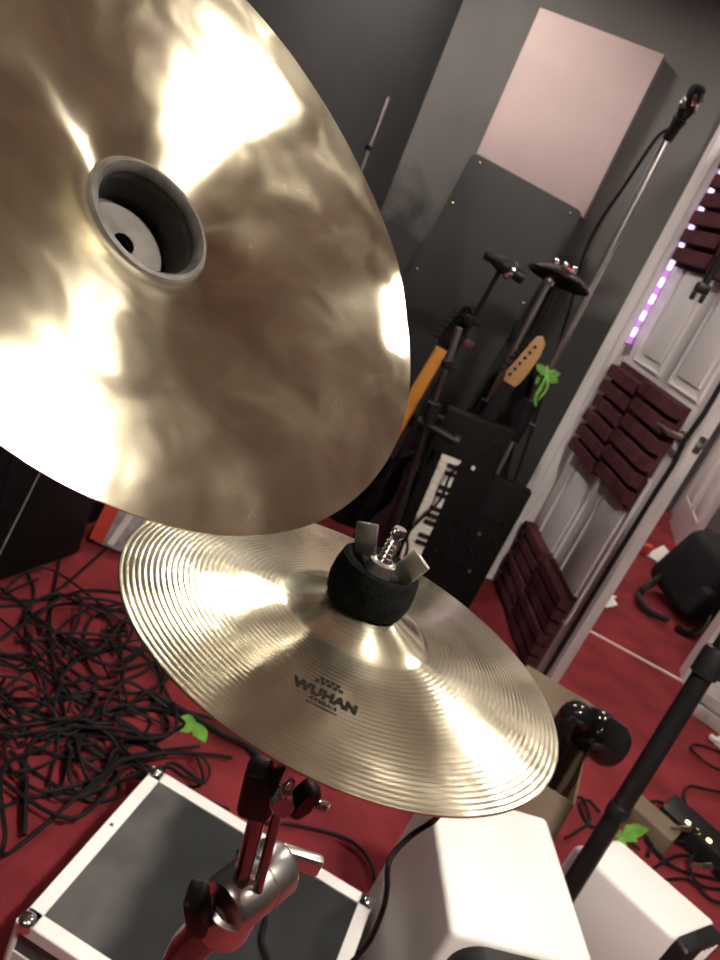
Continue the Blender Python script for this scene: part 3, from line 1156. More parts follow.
m_.lathe([(0.0, 0.0), (0.016, 0.0), (0.018, 0.01), (0.019, 0.045), (0.025, 0.07), (0.0, 0.07)], mc, mdir, 18)
m_.build('clip', 'black', mic)
m_ = MB()
m_.lathe([(0.0, 0.045), (0.015, 0.05), (0.021, 0.075), (0.026, 0.092), (0.028, 0.10), (0.028, 0.15), (0.025, 0.165), (0.012, 0.172), (0, 0.173)], mc, mdir, 22)
m_.build('body', 'black_gloss', mic)
ox = mdir.orthogonal().normalized()
oy = mdir.cross(ox)
for k in range(8):
    a = k * math.pi / 4
    d = ox * math.cos(a) + oy * math.sin(a)
    m_ = MB()
    m_.box(mc + mdir * (0.112 + 0.020 * (k % 2)) + d * 0.0275, (0.006, 0.013, 0.030), X=d, Z=(mdir + d.cross(mdir) * .5).normalized(), bev=0.002)
    m_.build('shiny_slot', 'chrome', mic)
cpts2 = [mc + mdir * 0.03 + V((-.015, 0, 0)), at_y(655, 140, 2.74), at_y(625, 185, 2.78), at_y(600, 222, 2.82), at_y(584, 255, 2.84), at_y(572, 300, 2.83), at_y(560, 340, 2.82)]
cpts2 += [V((cpts2[-1].x + .10, 2.80, 0.5)), V((cpts2[-1].x + .13, 2.80, 0.007))]
tag(MB().tube(spline(cpts2), 0.006, 8).build('cable', 'cable', loc=cpts2[0]), 'black cable sloping down from the microphone on the tall chrome stand', 'cable')


# green ribbon on the chrome stand
def leafy(label, c, sc_, n, seedv, cat='decoration', name='green_leaf_sprig'):
    rnd = random.Random(seedv)
    t = thing(name, label, cat, c)
    for i in range(n):
        a = rnd.uniform(0, 6.28)
        up = rnd.uniform(-0.9, 0.9)
        d = V((math.cos(a), math.sin(a) * 0.5, up)).normalized()
        sd = d.cross(V((0, -1, 0.2))).normalized()
        nn = d.cross(sd)
        L_ = sc_ * rnd.uniform(0.7, 1.2)
        A, B = [], []
        for k in range(7):
            q = k / 6
            wd = math.sin(math.pi * min(1, q * 0.92 + 0.06)) * L_ * 0.30
            cc = V(c) + d * L_ * q + nn * math.sin(q * 3) * L_ * 0.12
            A.append(cc - sd * wd)
            B.append(cc + sd * wd)
        m_ = MB()
        m_.quadstrip(A, B)
        m_.build('leaf', 'green', t)
    return t


gp = V((mb0.x - 0.004, 2.72, at_y(540, 372, 2.72).z))
gr = leafy('bright green leafy bow tied round the tall chrome microphone stand', gp, 0.052, 9, 3)
m_ = MB()
m_.tube(spline([gp, gp + V((0.0, -0.012, -0.05)), gp + V((-0.002, -0.012, -0.085)), gp + V((0.014, -0.01, -0.115))]), 0.006, 6)
m_.tube(spline([gp, gp + V((0.02, -0.012, -0.04)), gp + V((0.012, -0.012, -0.09))]), 0.005, 6)
m_.build('tail', 'green', gr)

# stand with dish shaped disc
db = V((0.295, 2.62, 0))
ds = thing('percussion_stand', 'dark stand topped by a black dish shaped disc, left of the tall chrome stand', 'stand', db)
dc = at_y(560, 277, 2.62)
ddir = V((0.06, 0.20, 0.98)).normalized()
m_ = MB()
m_.lathe([(0.0, 0.030), (0.03, 0.028), (0.07, 0.018), (0.10, 0.002), (0.112, -0.010), (0.110, -0.014), (0.095, -0.010), (0.06, -0.002), (0.0, 0.002)], dc, ddir, 40)
m_.build('dish', 'black_gloss', ds)
m_ = MB()
m_.lathe([(0.0, 0.0), (0.016, 0.0), (0.019, -0.012), (0.016, -0.032), (0.0, -0.034)], dc - ddir * 0.004 + V((-0.028, -0.03, 0)), ddir, 16)
m_.build('nut', 'chrome', ds)
m_ = MB()
for q in (-0.035, 0.0, 0.03):
    m_.lathe([(0.011, 0.0), (0.011, 0.02), (0.007, 0.026), (0.0, 0.027)], dc + ddir * 0.024 + V((q, 0, 0)), ddir, 12)
m_.build('lug', 'chrome', ds)
m_ = MB()
m_.lathe([(0.012, 0.0), (0.013, 0.010), (0.0, 0.014)], dc + ddir * 0.026 + V((0.012, -0.035, -.004)), V((0, -0.6, 0.8)), 12)
m_.build('knob', 'red_knob', ds)
m_ = MB()
m_.tube([dc - ddir * 0.012 + V((-0.028, -0.01, 0)), V((0.295, 2.62, 0.06))], 0.011, 12)
m_.build('pole', 'chrome_soft', ds)
m_ = MB()
m_.tube([V((0.335, 2.63, 1.29)), V((0.345, 2.63, 0.72))], 0.017, 12)
m_.build('side_tube', 'black_metal', ds)
ring(ds, V((0.297, 2.62, 0.80)), Z3, 0.024, 0.07)
tripod(ds, db, rad=0.075, h=0.12, a0=50)

# stand with black microphone lying across it
qb_ = V((0.055, 2.55, 0))
qs = thing('microphone_stand', 'slim black microphone stand left of the black dish, before the charcoal board', 'microphone stand', qb_)
qt = at_y(502, 267, 2.55)
m_ = MB()
m_.tube([qt, V((0.117, 2.55, 0.98)), qb_ + Z3 * 0.04], 0.0085, 10)
m_.build('pole', 'black_metal', qs)
for z in (1.085, 1.02):
    ring(qs, V((0.121, 2.55, z)), Z3, 0.019, 0.035)
m_ = MB()
m_.tube([V((0.130, 2.545, 1.035)), V((0.165, 2.54, 1.03))], 0.012, 10)
m_.build('clamp_bolt', 'chrome', qs)
tripod(qs, qb_, rad=0.075, h=0.12, a0=0)
L0, L1 = at_y(485, 253, 2.54), at_y(525, 279, 2.54)
md2 = (L1 - L0).normalized()
ll = (L1 - L0).length
mq = thing('microphone', 'black microphone lying across the top of the slim black stand', 'microphone', (L0 + L1) / 2)
m_ = MB()
m_.lathe([(0, 0), (0.017, 0.002), (0.020, 0.012), (0.017, 0.03), (0.021, 0.045), (0.027, ll * .45), (0.027, ll * .6), (0.019, ll * .7), (0.024, ll * .85), (0.022, ll * .97), (0, ll)], L0, md2, 20)
m_.build('body', 'black', mq)
m_ = MB()
m_.lathe([(0.0275, 0), (0.028, 0.006), (0.0275, 0.012)], L0 + md2 * ll * .63, md2, 20)
m_.lathe([(0, 0), (0.010, 0), (0.010, 0.014), (0, 0.016)], L0 + md2 * ll * .60 + V((0, -0.022, -0.018)), V((0, -0.5, -0.8)), 12)
m_.build('chrome_ring', 'chrome', mq)

# chrome telescopic stand left
t0, t1 = at_y(459, 328, 2.28), at_y(398, 515, 2.28)
td = (t1 - t0).normalized()
tb = t0 + td * ((0.0 - t0.z) / td.z)
ts = thing('music_stand_pole', 'telescopic black and chrome stand leaning beside the amber guitar neck', 'stand', tb)
L_t = (tb - t0).length
m_ = MB()
m_.tube([t0, t0 + td * 0.115], 0.0115, 12)
m_.build('grip', 'chrome_soft', ts)
m_ = MB()
m_.tube([t0 + td * 0.11, t0 + td * 0.30], 0.007, 12)
m_.build('inner_rod', 'chrome', ts)
m_ = MB()
m_.tube([t0 + td * 0.29, t0 + td * (L_t - 0.01)], 0.0125, 12)
m_.build('outer_tube', 'black_gloss', ts)
ring(ts, t0 + td * 0.10, td, 0.017, 0.03)
ring(ts, t0 + td * 0.235, td, 0.023, 0.075)
m_ = MB()
cb = t0 + td * 0.31
m_.tube([cb + V((-0.035, 0, 0.0)), cb + V((0.10, -0.01, -0.012))], 0.013, 10)
m_.lathe([(0, 0), (0.02, 0), (0.02, 0.02), (0, 0.022)], cb + V((0.09, -0.01, -0.01)), V((1, 0, -0.1)), 12)
m_.build('cross_clamp', 'black', ts)
tripod(ts, tb, rad=0.10, a0=90, h=0.16)


# guitars
def guitar(label, base, topv, facing, neckm, headm, bodym, head_len=0.17, nut=None, flip=1, tuner='black'):
    """base: body end; topv: headstock tip. facing: normal of the front"""
    base, topv = V(base), V(topv)
    Y = (topv - base).normalized()
    L_ = (topv - base).length
    N_ = V(facing)
    N_ = (N_ - Y * N_.dot(Y)).normalized()
    X = Y.cross(N_).normalized()
    t = thing('electric_guitar', label, 'guitar', base)
    bl = L_ * 0.42
    outline = [(0.0, 0.0), (0.09, 0.01), (0.15, 0.06), (0.165, 0.13), (0.14, 0.20), (0.115, 0.25), (0.13, 0.31), (0.155, 0.37), (0.13, 0.42), (0.095, 0.40), (0.055, 0.35), (0.03, 0.345), (-0.03, 0.345), (-0.055, 0.37), (-0.10, 0.43), (-0.14, 0.44), (-0.15, 0.40), (-0.125, 0.32), (-0.115, 0.25), (-0.14, 0.20), (-0.165, 0.13), (-0.15, 0.06), (-0.09, 0.01)]
    m_ = MB()
    m_.prism([(a * flip, b2) for a, b2 in outline], base, X, Y, 0.04, bev=0.008)
    m_.build('body', bodym, t)
    m_ = MB()
    nl = L_ - head_len
    pr = [(-0.028, 0.33), (0.028, 0.33), (0.0215, nl), (-0.0215, nl)]
    m_.prism(pr, base + N_ * 0.028, X, Y, 0.022, bev=0.004)
    m_.build('neck', neckm, t)
    hp = [(-0.0215, 0), (0.0215, 0), (0.030, 0.02), (0.034, 0.06), (0.036, 0.12), (0.028, 0.155), (0.008, 0.17), (-0.008, 0.160), (-0.012, 0.135), (-0.030, 0.03)]
    m_ = MB()
    m_.prism([(a * flip, b2 * head_len / 0.17) for a, b2 in hp], base + Y * nl + N_ * 0.024, X, Y, 0.015, bev=0.003)
    hs = m_.build('headstock', headm, t)
    for i in range(6):
        m_ = MB()
        yy = head_len * (0.16 + 0.125 * i)
        xx = (-0.014 + 0.004 * i) * flip
        pc = base + Y * (nl + yy) + X * xx + N_ * 0.0315
        m_.lathe([(0.0058, 0), (0.0058, 0.004), (0.004, 0.008), (0, 0.0085)], pc, N_, 10)
        m_.box(pc - X * flip * 0.030 - N_ * 0.008, (0.020, 0.010, 0.006), X=X, Y=Y, Z=N_, bev=0.002)
        m_.build('tuner', tuner, hs)
    return t


g1t = at_y(467, 303, 2.62)
g1n = at_y(402, 415, 2.66)
gd = (g1n - g1t).normalized()
g1b = g1t + gd * 0.98
guitar('electric guitar with amber neck and black headstock leaning behind the big cymbal', g1b, g1t, (0.15, -1, 0.12), 'orange', 'black_gloss', 'black_matte', flip=1, tuner='black_metal')
g2t = at_y(541, 334, 2.50)
g2b = V((0.232, 2.58, 0.12))
guitar('guitar with pale maple headstock and six dark tuners beside the tall chrome stand', g2b, g2t, (-0.1, -1, 0.1), 'black', 'maple', 'black_gloss', head_len=0.185, flip=1, tuner='black')


# keyboards standing on end
def keyboard(label, p0, up, facing, wd, ln, th_, keys, name='keyboard'):
    p0, Y = V(p0), V(up).normalized()
    N_ = V(facing)
    N_ = (N_ - Y * N_.dot(Y)).normalized()
    X = Y.cross(N_).normalized()
    t = thing(name, label, 'keyboard', p0)
    m_ = MB()
    m_.box(p0 + Y * ln / 2, (wd, ln, th_), X=X, Y=Y, Z=N_, bev=0.008)
    m_.build('case', 'black_matte', t)

    def kp(x, y, z):
        return p0 + X * (x - wd / 2) + Y * y + N_ * (th_ / 2 + z)
    if keys:
        x0, x1, y0, y1, n = keys
        p = (y1 - y0) / n
        for i in range(n):
            m_ = MB()
            m_.box(kp((x0 + x1) / 2, y0 + p * (i + .5), 0.004), (x1 - x0, p * 0.94, 0.012), X=X, Y=Y, Z=N_, bev=0.001)
            m_.build('white_key', 'white_key', t)
        for i in range(n - 1):
            if i % 7 in (2, 6):
                continue
            m_ = MB()
            m_.box(kp(x0 + (x1 - x0) * 0.72, y0 + p * (i + 1), 0.012), ((x1 - x0) * 0.56, p * 0.55, 0.014), X=X, Y=Y, Z=N_, bev=0.001)
            m_.build('black_key', 'black_gloss', t)
    return t, kp, X, Y, N_


kT = at_y(441, 455, 2.45)
kB = at_y(398, 558, 2.45)
kup = (kT - kB).normalized()
kbase = kB - kup * (kB.z / kup.z) * 1.0
kbase = kbase + V((0.075, 0, 0.012))
kb, kp, KX, KY, KN = keyboard('black keyboard standing on end with a strip of white keys', kbase, kup, (0.05, -1, 0.15), 0.235, 0.83, 0.05, (0.040, 0.108, 0.13, 0.675, 20))
m_ = MB()
m_.box(kp(0.155, 0.665, 0.003), (0.012, 0.014, 0.006), X=KX, Y=KY, Z=KN, bev=0.002)
m_.build('button', 'white_key', kb)
for i in range(12):
    m_ = MB()
    m_.lathe([(0.008, 0), (0.008, 0.010), (0.005, 0.013), (0, 0.013)], kp(0.150 + 0.032 * (i % 2), 0.20 + 0.065 * (i // 2), 0.0), KN, 10)
    m_.build('knob', 'black_gloss', kb)
syb = kbase + V((0.165, 0.14, 0.0))
sy, sp_, SX, SY, SN = keyboard('plain black mixing desk standing on end right of the keyboard', syb, V((0.02, 0.05, 1)), (0.0, -1, 0.1), 0.17, 0.62, 0.06, None, name='mixing_desk')
for i in range(24):
    m_ = MB()
    m_.lathe([(0.0065, 0), (0.0065, 0.012), (0.004, 0.015), (0, 0.015)], sp_(0.035 + 0.033 * (i % 4), 0.10 + 0.075 * (i // 4), 0.0), SN, 10)
    m_.build('knob', 'chrome_soft' if i % 7 == 3 else 'black_metal', sy)

# black gig bag leaning between the keyboards and the casing
gb = thing('guitar_bag', 'tall black guitar bag standing in the corner beside the white door casing', 'guitar bag', V((0.45, 2.98, 0)))
m_ = MB()
prf = [(-0.19, 0.02), (-0.15, 0.0), (0.15, 0.0), (0.19, 0.02), (0.205, 0.18), (0.17, 0.36), (0.11, 0.46), (0.075, 0.6), (0.06, 0.95), (0.04, 1.0), (-0.04, 1.0), (-0.06, 0.95), (-0.075, 0.6), (-0.11, 0.46), (-0.17, 0.36), (-0.205, 0.18)]
m_.prism(prf, V((0.43, 2.96, 0.0)), V((0.976, -0.218, 0)), V((0, 0.10, 1)), 0.11, bev=0.03)
m_.build('shell', 'black_matte', gb)
m_ = MB()
m_.box(V((0.425, 2.895, 0.22)), (0.22, 0.03, 0.26), X=W, Z=V((0, 0.1, 1)), bev=0.012)
m_.build('pocket', 'black_matte', gb)
m_ = MB()
m_.tube(spline([V((0.40, 2.90, 0.50)), V((0.40, 2.86, 0.54)), V((0.52, 2.83, 0.54)), V((0.52, 2.87, 0.50))]), 0.009, 8)
m_.build('handle', 'black', gb)

# slim rod by the left black wall
rb = V((-0.402, 2.60, 0))
rs = thing('slim_pole', 'slim grey pole standing upright before the black left wall', 'pole', rb)
m_ = MB()
m_.tube([rb + Z3 * 0.03, rb + Z3 * 1.622], [0.009, 0.0075], 10)
m_.build('pole', 'chrome_soft', rs)
m_ = MB()
m_.lathe([(0, 0), (0.11, 0), (0.11, 0.012), (0.03, 0.03), (0.01, 0.05), (0, 0.05)], rb, Z3, 28)
m_.build('round_base', 'black_metal', rs)
ring(rs, rb + Z3 * 1.455, Z3, 0.012, 0.02, knob=False)

# ------------------------------------------------------------------ far left by the wall
bgb = CL + DL * 1.64 + NL * 0.075
bx = thing('amplifier', 'black amplifier box in shadow against the left wall behind the cables', 'amplifier', bgb)
d_am = DL
m_ = MB()
m_.box(bgb + Z3 * 0.31, (0.40, 0.11, 0.60), X=DL, Z=Z3, bev=0.012)
m_.build('cabinet', 'black_matte', bx)
m_ = MB()
m_.box(bgb + Z3 * 0.28 + NL * 0.056, (0.34, 0.008, 0.46), X=DL, Z=Z3, bev=0.003)
m_.build('grille', 'black_matte', bx)
m_ = MB()
m_.tube([bgb + NL * 0.064 + Z3 * 0.60 + DL * 0.00, bgb + NL * 0.066 + Z3 * 0.06 + DL * 0.155], 0.0016, 6)
m_.build('wire', 'greyprint', bx)
pk = thing('carton', 'red and grey printed carton beside the dark amplifier on the left', 'box', V((-0.62, 2.30, 0)))
kx_ = V((0.80, 0.10, 0)).normalized()
m_ = MB()
m_.box(V((-0.61, 2.22, 0.13)), (0.22, 0.16, 0.25), X=kx_, Z=V((0.1, 0.15, 1)), bev=0.005)
m_.build('carton_body', 'greyprint', pk)
m_ = MB()
m_.box(V((-0.61, 2.24, 0.262)), (0.225, 0.17, 0.035), X=kx_, Z=V((0.1, 0.15, 1)), bev=0.004)
m_.box(V((-0.70, 2.125, 0.15)), (0.045, 0.012, 0.24), X=kx_, Z=V((0.1, 0.15, 1)))
m_.build('red_band', 'red', pk)
for i in range(3):
    m_ = MB()
    m_.box(V((-0.645 + i * 0.06, 2.128 + .008 * i, 0.12)), (0.022, 0.010, 0.18), X=kx_, Z=V((0.25, 0.15, 1)))
    m_.build('pale_stripe', 'paper', pk)

# ------------------------------------------------------------------ open cardboard box with black lamp
cbx = thing('cardboard_box', 'open brown cardboard box on the carpet behind the small cymbal', 'box', V((0.73, 1.74, 0)))
ux = V((0.96, -0.28, 0)).normalized()
uy = V((0.28, 0.96, 0)).normalized()
cc = V((0.735, 1.735, 0))
bw, bl_, bh = 0.24, 0.33, 0.25
for (sx, sy_, nm, mt) in ((-1, 0, 'side', 'cardboard'), (1, 0, 'side', 'cardboard'), (0, -1, 'side', 'card_dark'), (0, 1, 'side', 'card_dark')):
    m_ = MB()
    c = cc + ux * sx * bw / 2 + uy * sy_ * bl_ / 2 + Z3 * (bh / 2 + .004)
    m_.box(c, (0.006 if sx else bw, 0.006 if sy_ else bl_, bh), X=ux, Z=Z3)
    m_.build(nm, mt, cbx, smooth=False)
m_ = MB()
m_.box(cc + Z3 * 0.006, (bw - 0.006, bl_ - 0.006, 0.006), X=ux, Z=Z3)
m_.build('bottom', 'card_dark', cbx, smooth=False)
for (o_, d_, wd_) in ((uy * (bl_ / 2), (uy * 0.9 + Z3 * 0.25), bw), (-uy * (bl_ / 2), (-uy * 0.5 - Z3 * 0.85), bw)):
    m_ = MB()
    d_ = d_.normalized()
    m_.box(cc + o_ + Z3 * (bh + .004) + d_ * 0.06 - (uy * .004 if o_.dot(uy) < 0 else V((0, 0, 0))), (wd_, 0.12, 0.004), X=ux, Y=d_, Z=ux.cross(d_))
    m_.build('flap', 'card_dark', cbx, smooth=False)
hd = at_z(601, 737, 0.33)
lp = thing('stage_lamp', 'glossy black lamp with a round head sticking out of the cardboard box', 'lamp', V((cc.x, cc.y, 0.012)))
hdir = V((0.88, 0.12, -0.30)).normalized()
m_ = MB()
m_.lathe([(0.0, -0.07), (0.045, -0.068), (0.060, -0.055), (0.064, -0.03), (0.066, 0.03), (0.062, 0.045), (0.060, 0.05), (0.050, 0.048), (0.0, 0.040)], hd, hdir, 36)
m_.build('head', 'black_gloss', lp)
m_ = MB()
nk = cc + V((0.02, 0.02, 0.20))
m_.tube(spline([hd - hdir * 0.05, hd - hdir * 0.11 + Z3 * 0.005, nk + V((0.02, 0, 0.06)), nk]), [0.036] * 8 + [0.034] * 9 + [0.04] * 8, 18)
m_.build('neck', 'black_gloss', lp)
m_ = MB()
m_.lathe([(0, 0.0), (0.085, 0.0), (0.090, 0.02), (0.080, 0.12), (0.050, 0.19), (0.036, 0.21), (0, 0.215)], cc + V((0.01, 0.01, 0.012)), Z3, 28)
m_.build('base', 'black', lp)

# ------------------------------------------------------------------ hall things
bag = thing('duffel_bag', 'black bag with a loop strap lying on the hall carpet beyond the doorway', 'bag', V((2.02, 3.92, 0)))
bxd = V((0.80, 0.60, 0)).normalized()
m_ = MB()
m_.box(V((2.00, 3.90, 0.24)), (0.62, 0.36, 0.38), X=bxd, Z=V((0.25, -0.1, 1)), bev=0.06, seg=4)
m_.build('body', 'fabric', bag)
m_ = MB()
m_.box(V((1.95, 3.70, 0.16)), (0.42, 0.07, 0.18), X=bxd, Z=V((0.2, -0.1, 1)), bev=0.025, seg=3)
m_.build('pocket', 'fabric', bag)
m_ = MB()
l0 = [at_z(662, 575, 0.14), at_z(648, 586, 0.10), at_z(639, 593, 0.05), at_z(641, 603, 0.03), at_z(652, 613, 0.03), at_z(668, 620, 0.05)]
m_.tube(spline(l0), 0.018, 8)
m_.build('strap', 'black', bag)
m_ = MB()
m_.tube(spline([at_z(676, 628, 0.02), at_z(690, 634, 0.02), at_z(700, 628, 0.05), at_z(708, 615, 0.09)]), 0.02, 8)
m_.build('wheel_trim', 'black_gloss', bag)
pkp = at_z(655, 560, 0.0)
pk2 = thing('packet', 'small red and white packet on the hall carpet beside the black bag', 'packet', pkp)
m_ = MB()
m_.prism([(-0.10, -.04), (0.12, -.06), (0.10, 0.03), (-0.02, 0.10)], pkp + V((0.03, 0, 0.03)), (1, -0.2, 0), (0.2, 0.8, 0.5), 0.012, bev=0.003)
m_.build('white_sheet', 'paper', pk2)
m_ = MB()
m_.box(pkp + V((-0.09, 0.0, 0.04)), (0.07, 0.05, 0.07), X=(1, .3, 0), Z=(0.2, 0, 1), bev=0.01)
m_.build('red_end', 'red', pk2)
wpp = at_z(607, 603, 0.0)
wp_ = MB()
bmv = []
rnd = random.Random(5)
for i in range(5):
    a = V((rnd.uniform(-.04, .04), rnd.uniform(-.08, .08), 0.02))
    wp_.prism([(-.05, -.02), (.02, -.045), (.05, .01), (-.01, .04)], wpp + a, (rnd.uniform(.5, 1), rnd.uniform(-.6, .6), rnd.uniform(-.2, .2)), (rnd.uniform(-.3, .3), 0.9, rnd.uniform(-.1, .5)), 0.004)
tag(wp_.build('crumpled_paper', 'paper', loc=wpp), 'crumpled white paper on the carpet behind the edge of the open door', 'paper')

# clear plastic tray and white bits at the right
pl = at_z(702, 704, 0.0)
tr = thing('plastic_tray', 'frosted grey plastic tray on the carpet by the right baseboard', 'tray', pl)
tdx = (at_z(722, 722, 0) - at_z(690, 700, 0)).normalized()
tyd = V((-tdx.y, tdx.x, 0))
m_ = MB()
tc = pl + tdx * 0.12 + V((-0.03, -0.075, 0))
m_.box(tc + Z3 * 0.006, (0.34, 0.15, 0.008), X=tdx, Z=Z3)
m_.build('base', 'dark_gap', tr)
for sx in (-1, 1):
    m_ = MB()
    m_.box(tc + tyd * sx * 0.075 + Z3 * 0.03, (0.34, 0.012, 0.055), X=tdx, Z=Z3, bev=0.003)
    m_.box(tc + tdx * sx * 0.17 + Z3 * 0.03, (0.012, 0.15, 0.055), X=tdx, Z=Z3, bev=0.003)
    m_.build('rim', 'clearplast', tr)
pbx = at_z(694, 846, 0.0)
pd = thing('power_strip', 'black power box with three amber lights among the cables at right', 'power strip', pbx)
pdx = V((0.75, -0.55, 0)).normalized()
m_ = MB()
m_.box(pbx + Z3 * 0.035, (0.26, 0.12, 0.065), X=pdx, Z=Z3, bev=0.008)
m_.build('case', 'black', pd)
for i in range(3):
    m_ = MB()
    m_.box(pbx + pdx * (-0.05 + 0.035 * i) + V((-0.02, -0.03, 0.070)), (0.014, 0.010, 0.006), X=pdx, Z=Z3, bev=0.002)
    m_.build('amber_light', 'amber_led', pd)
for (u, v, lab) in ((670, 828, 'chrome audio plug lying among the cables above the amber lights'), (690, 866, 'chrome audio plug lying among the cables below the amber lights')):
    p = at_z(u, v, 0.075)
    t = thing('audio_plug', lab, 'plug', p)
    d = V((0.9, 0.3, 0.12)).normalized()
    m_ = MB()
    m_.lathe([(0, 0), (0.004, 0.002), (0.004, 0.03), (0.009, 0.032), (0.010, 0.07), (0, 0.072)], p, d, 12)
    m_.build('sleeve', 'chrome', t)
    m_ = MB()
    m_.tube([p + d * 0.07, p + d * 0.12 - Z3 * 0.01, p + d * 0.2 - Z3 * 0.066], [0.007, 0.005, 0.004], 8)
    m_.build('boot', 'cable', t)
cbp = at_z(665, 838, 0.0)
m_ = MB()
m_.box(cbp + Z3 * 0.035 + V((-0.07, -.01, 0)), (0.15, 0.09, 0.06), X=(0.8, -0.6, 0), Z=Z3, bev=0.002)
tag(m_.build('small_carton', 'card_dark', loc=cbp), 'small brown carton half hidden behind the smaller white speaker', 'box')
wpl = at_z(716, 746, 0.0)
m_ = MB()
m_.box(wpl + Z3 * 0.02 + V((0.02, 0, 0)), (0.06, 0.035, 0.035), X=(.8, -.4, 0), Z=Z3, bev=0.006)
m_.box(wpl + Z3 * 0.02 + V((-0.02, 0.01, 0)), (0.03, 0.02, 0.02), X=(.8, -.4, 0), Z=Z3, bev=0.004)
tag(m_.build('white_adapter', 'paper', loc=wpl), 'small white adapter on the carpet at the right edge', 'adapter')
leafy('green artificial leaves poking up behind the smaller white speaker', at_z(622, 836, 0.05), 0.065, 8, 11)
leafy('small pale green leaf lying on the cables left of the small cymbal', at_z(196, 723, 0.035), 0.060, 4, 9)
lf = at_z(188, 716, 0.03)

# ------------------------------------------------------------------ cables
RC = 0.0046


def floor_cable(px, label, r=RC, group=None, lift=0.0):
    pts = []
    for i, q in enumerate(px):
        z = q[2] if len(q) > 2 else 0.006 + lift + 0.012 * (0.5 + 0.5 * math.sin(i * 1.7 + q[0]))
        pts.append(at_z(q[0], q[1], z))
    m_ = MB().tube(spline(pts, 7), r, 7)
    return tag(m_.build('cable', 'cable', loc=pts[0]), label, 'cable', group)


GL = 'cables tangled in the pile at left'
LBL = 'black cable in the tangled pile on the red carpet left of the flight case'
hand = [
    [(-20, 596), (40, 600), (90, 590), (150, 596), (200, 600)],
    [(0, 640), (40, 610), (80, 604), (130, 614), (170, 636), (150, 668), (90, 690), (30, 700), (-20, 690)],
    [(20, 560), (34, 590), (26, 630), (40, 670), (80, 700), (130, 725), (160, 750)],
    [(-10, 580), (30, 612), (60, 660), (110, 690), (150, 690), (164, 672), (146, 650), (100, 650), (60, 668)],
    [(-20, 700), (40, 712), (90, 735), (150, 742), (168, 726), (160, 706), (190, 712), (230, 724), (262, 736)],
    [(-10, 740), (50, 732), (100, 748), (120, 790), (90, 800), (40, 776), (10, 750)],
    [(60, 560), (50, 620), (56, 680), (70, 740), (60, 790)],
    [(-20, 660), (30, 655), (70, 680), (100, 720), (60, 740), (10, 724), (-10, 700)],
    [(-20, 770), (30, 770), (70, 750), (110, 720), (140, 700), (170, 700)],
    [(100, 610), (120, 640), (118, 672), (96, 676), (84, 650), (92, 618), (130, 606)],
    [(-20, 820), (20, 800), (70, 790), (120, 760), (150, 752), (200, 746)],
    [(5, 690), (50, 650), (100, 640), (150, 660), (162, 690), (140, 712), (90, 716), (40, 740)],
    [(110, 545), (70, 580), (40, 600), (0, 606), (-30, 604)],
    [(-20, 730), (60, 700), (120, 700), (150, 720), (130, 745), (80, 760), (20, 742)],
]
for c in hand:
    floor_cable(c, LBL, group=GL)
rnd = random.Random(21)
for i in range(20):
    u0, v0 = rnd.uniform(0, 150), rnd.uniform(610, 790)
    c = at_z(u0, v0, 0)
    pts = []
    n = rnd.randint(6, 10)
    a0 = rnd.uniform(0, 6.28)
    R0 = rnd.uniform(0.06, 0.17)
    ecc = rnd.uniform(0.5, 1.0)
    rot = rnd.uniform(0, 3.14)
    for k in range(n + 4):
        a = a0 + k * rnd.uniform(0.6, 0.9)
        rr = R0 * (1 + 0.25 * math.sin(k * 1.3 + i))
        x, y = rr * math.cos(a), rr * ecc * math.sin(a)
        p = c + V((x * math.cos(rot) - y * math.sin(rot) + 0.02 * k * math.cos(rot), x * math.sin(rot) + y * math.cos(rot), 0.008 + rnd.uniform(0, 0.05)))
        if p.x > -0.25 and p.y < 1.30:
            p.y = 1.30 + rnd.uniform(0, .05)
        # keep off the wall
        wx = CL + DL * ((p - CL).dot(DL))
        if (p - wx).dot(NL) < 0.06:
            p = p + NL * (0.08 - (p - wx).dot(NL))
        if p.y < 0.92 and p.x > -0.3:
            p.x = -0.32
        pts.append(p)
    m_ = MB().tube(spline(pts, 7), rnd.choice((0.0035, 0.0042, 0.005)), 7)
    tag(m_.build('cable', 'cable', loc=pts[0]), LBL, 'cable', GL)

# single cables right of the case and by the right wall
floor_cable([(262, 822), (300, 826), (345, 838), (368, 858), (378, 890)], 'black cable on the carpet between the flight case and the big white speaker')
floor_cable([(238, 850, .128), (252, 880, .128), (266, 915, .128), (262, 940, .128), (275, 975, .128)], 'black cable lying across the top of the flight case', r=0.004)
floor_cable([(150, 692), (190, 715), (225, 735), (250, 748), (285, 790), (300, 815)], 'thick black cable running from the pile to behind the flight case', r=0.010, lift=0.006)
GR = 'cables tangled beside the right speaker'
LBR = 'black cable in the tangle on the carpet right of the smaller white speaker'
right = [
    [(740, 770), (715, 768), (694, 752), (692, 746), (700, 745), (730, 756)],
    [(740, 795), (710, 790), (690, 786), (684, 795), (690, 815), (700, 835), (720, 850)],
    [(735, 850), (700, 840), (680, 815), (660, 802), (646, 804), (644, 815), (655, 830), (680, 842), (715, 842)],
    [(628, 815), (640, 826), (655, 850), (680, 870), (720, 880)],
    [(672, 800), (682, 815), (700, 828), (730, 836)],
    [(640, 850), (630, 840), (634, 830), (645, 830), (652, 842), (648, 856)],
    [(650, 870), (680, 855), (705, 860), (725, 840)],
    [(660, 880), (690, 880), (712, 900), (740, 905)],
    [(735, 870), (705, 850), (690, 862), (700, 885), (735, 890)],
]
for c in right:
    floor_cable(c, LBR, r=0.0052, group=GR, lift=0.006)
floor_cable([(574, 796), (584, 800), (590, 820), (576, 832), (566, 838)], 'black cable looped on the carpet beside the cardboard box')
floor_cable([(600, 812), (588, 800), (580, 806), (590, 826), (604, 822), (610, 806)], 'black cable coiled beside the thick black pole', r=0.0048)
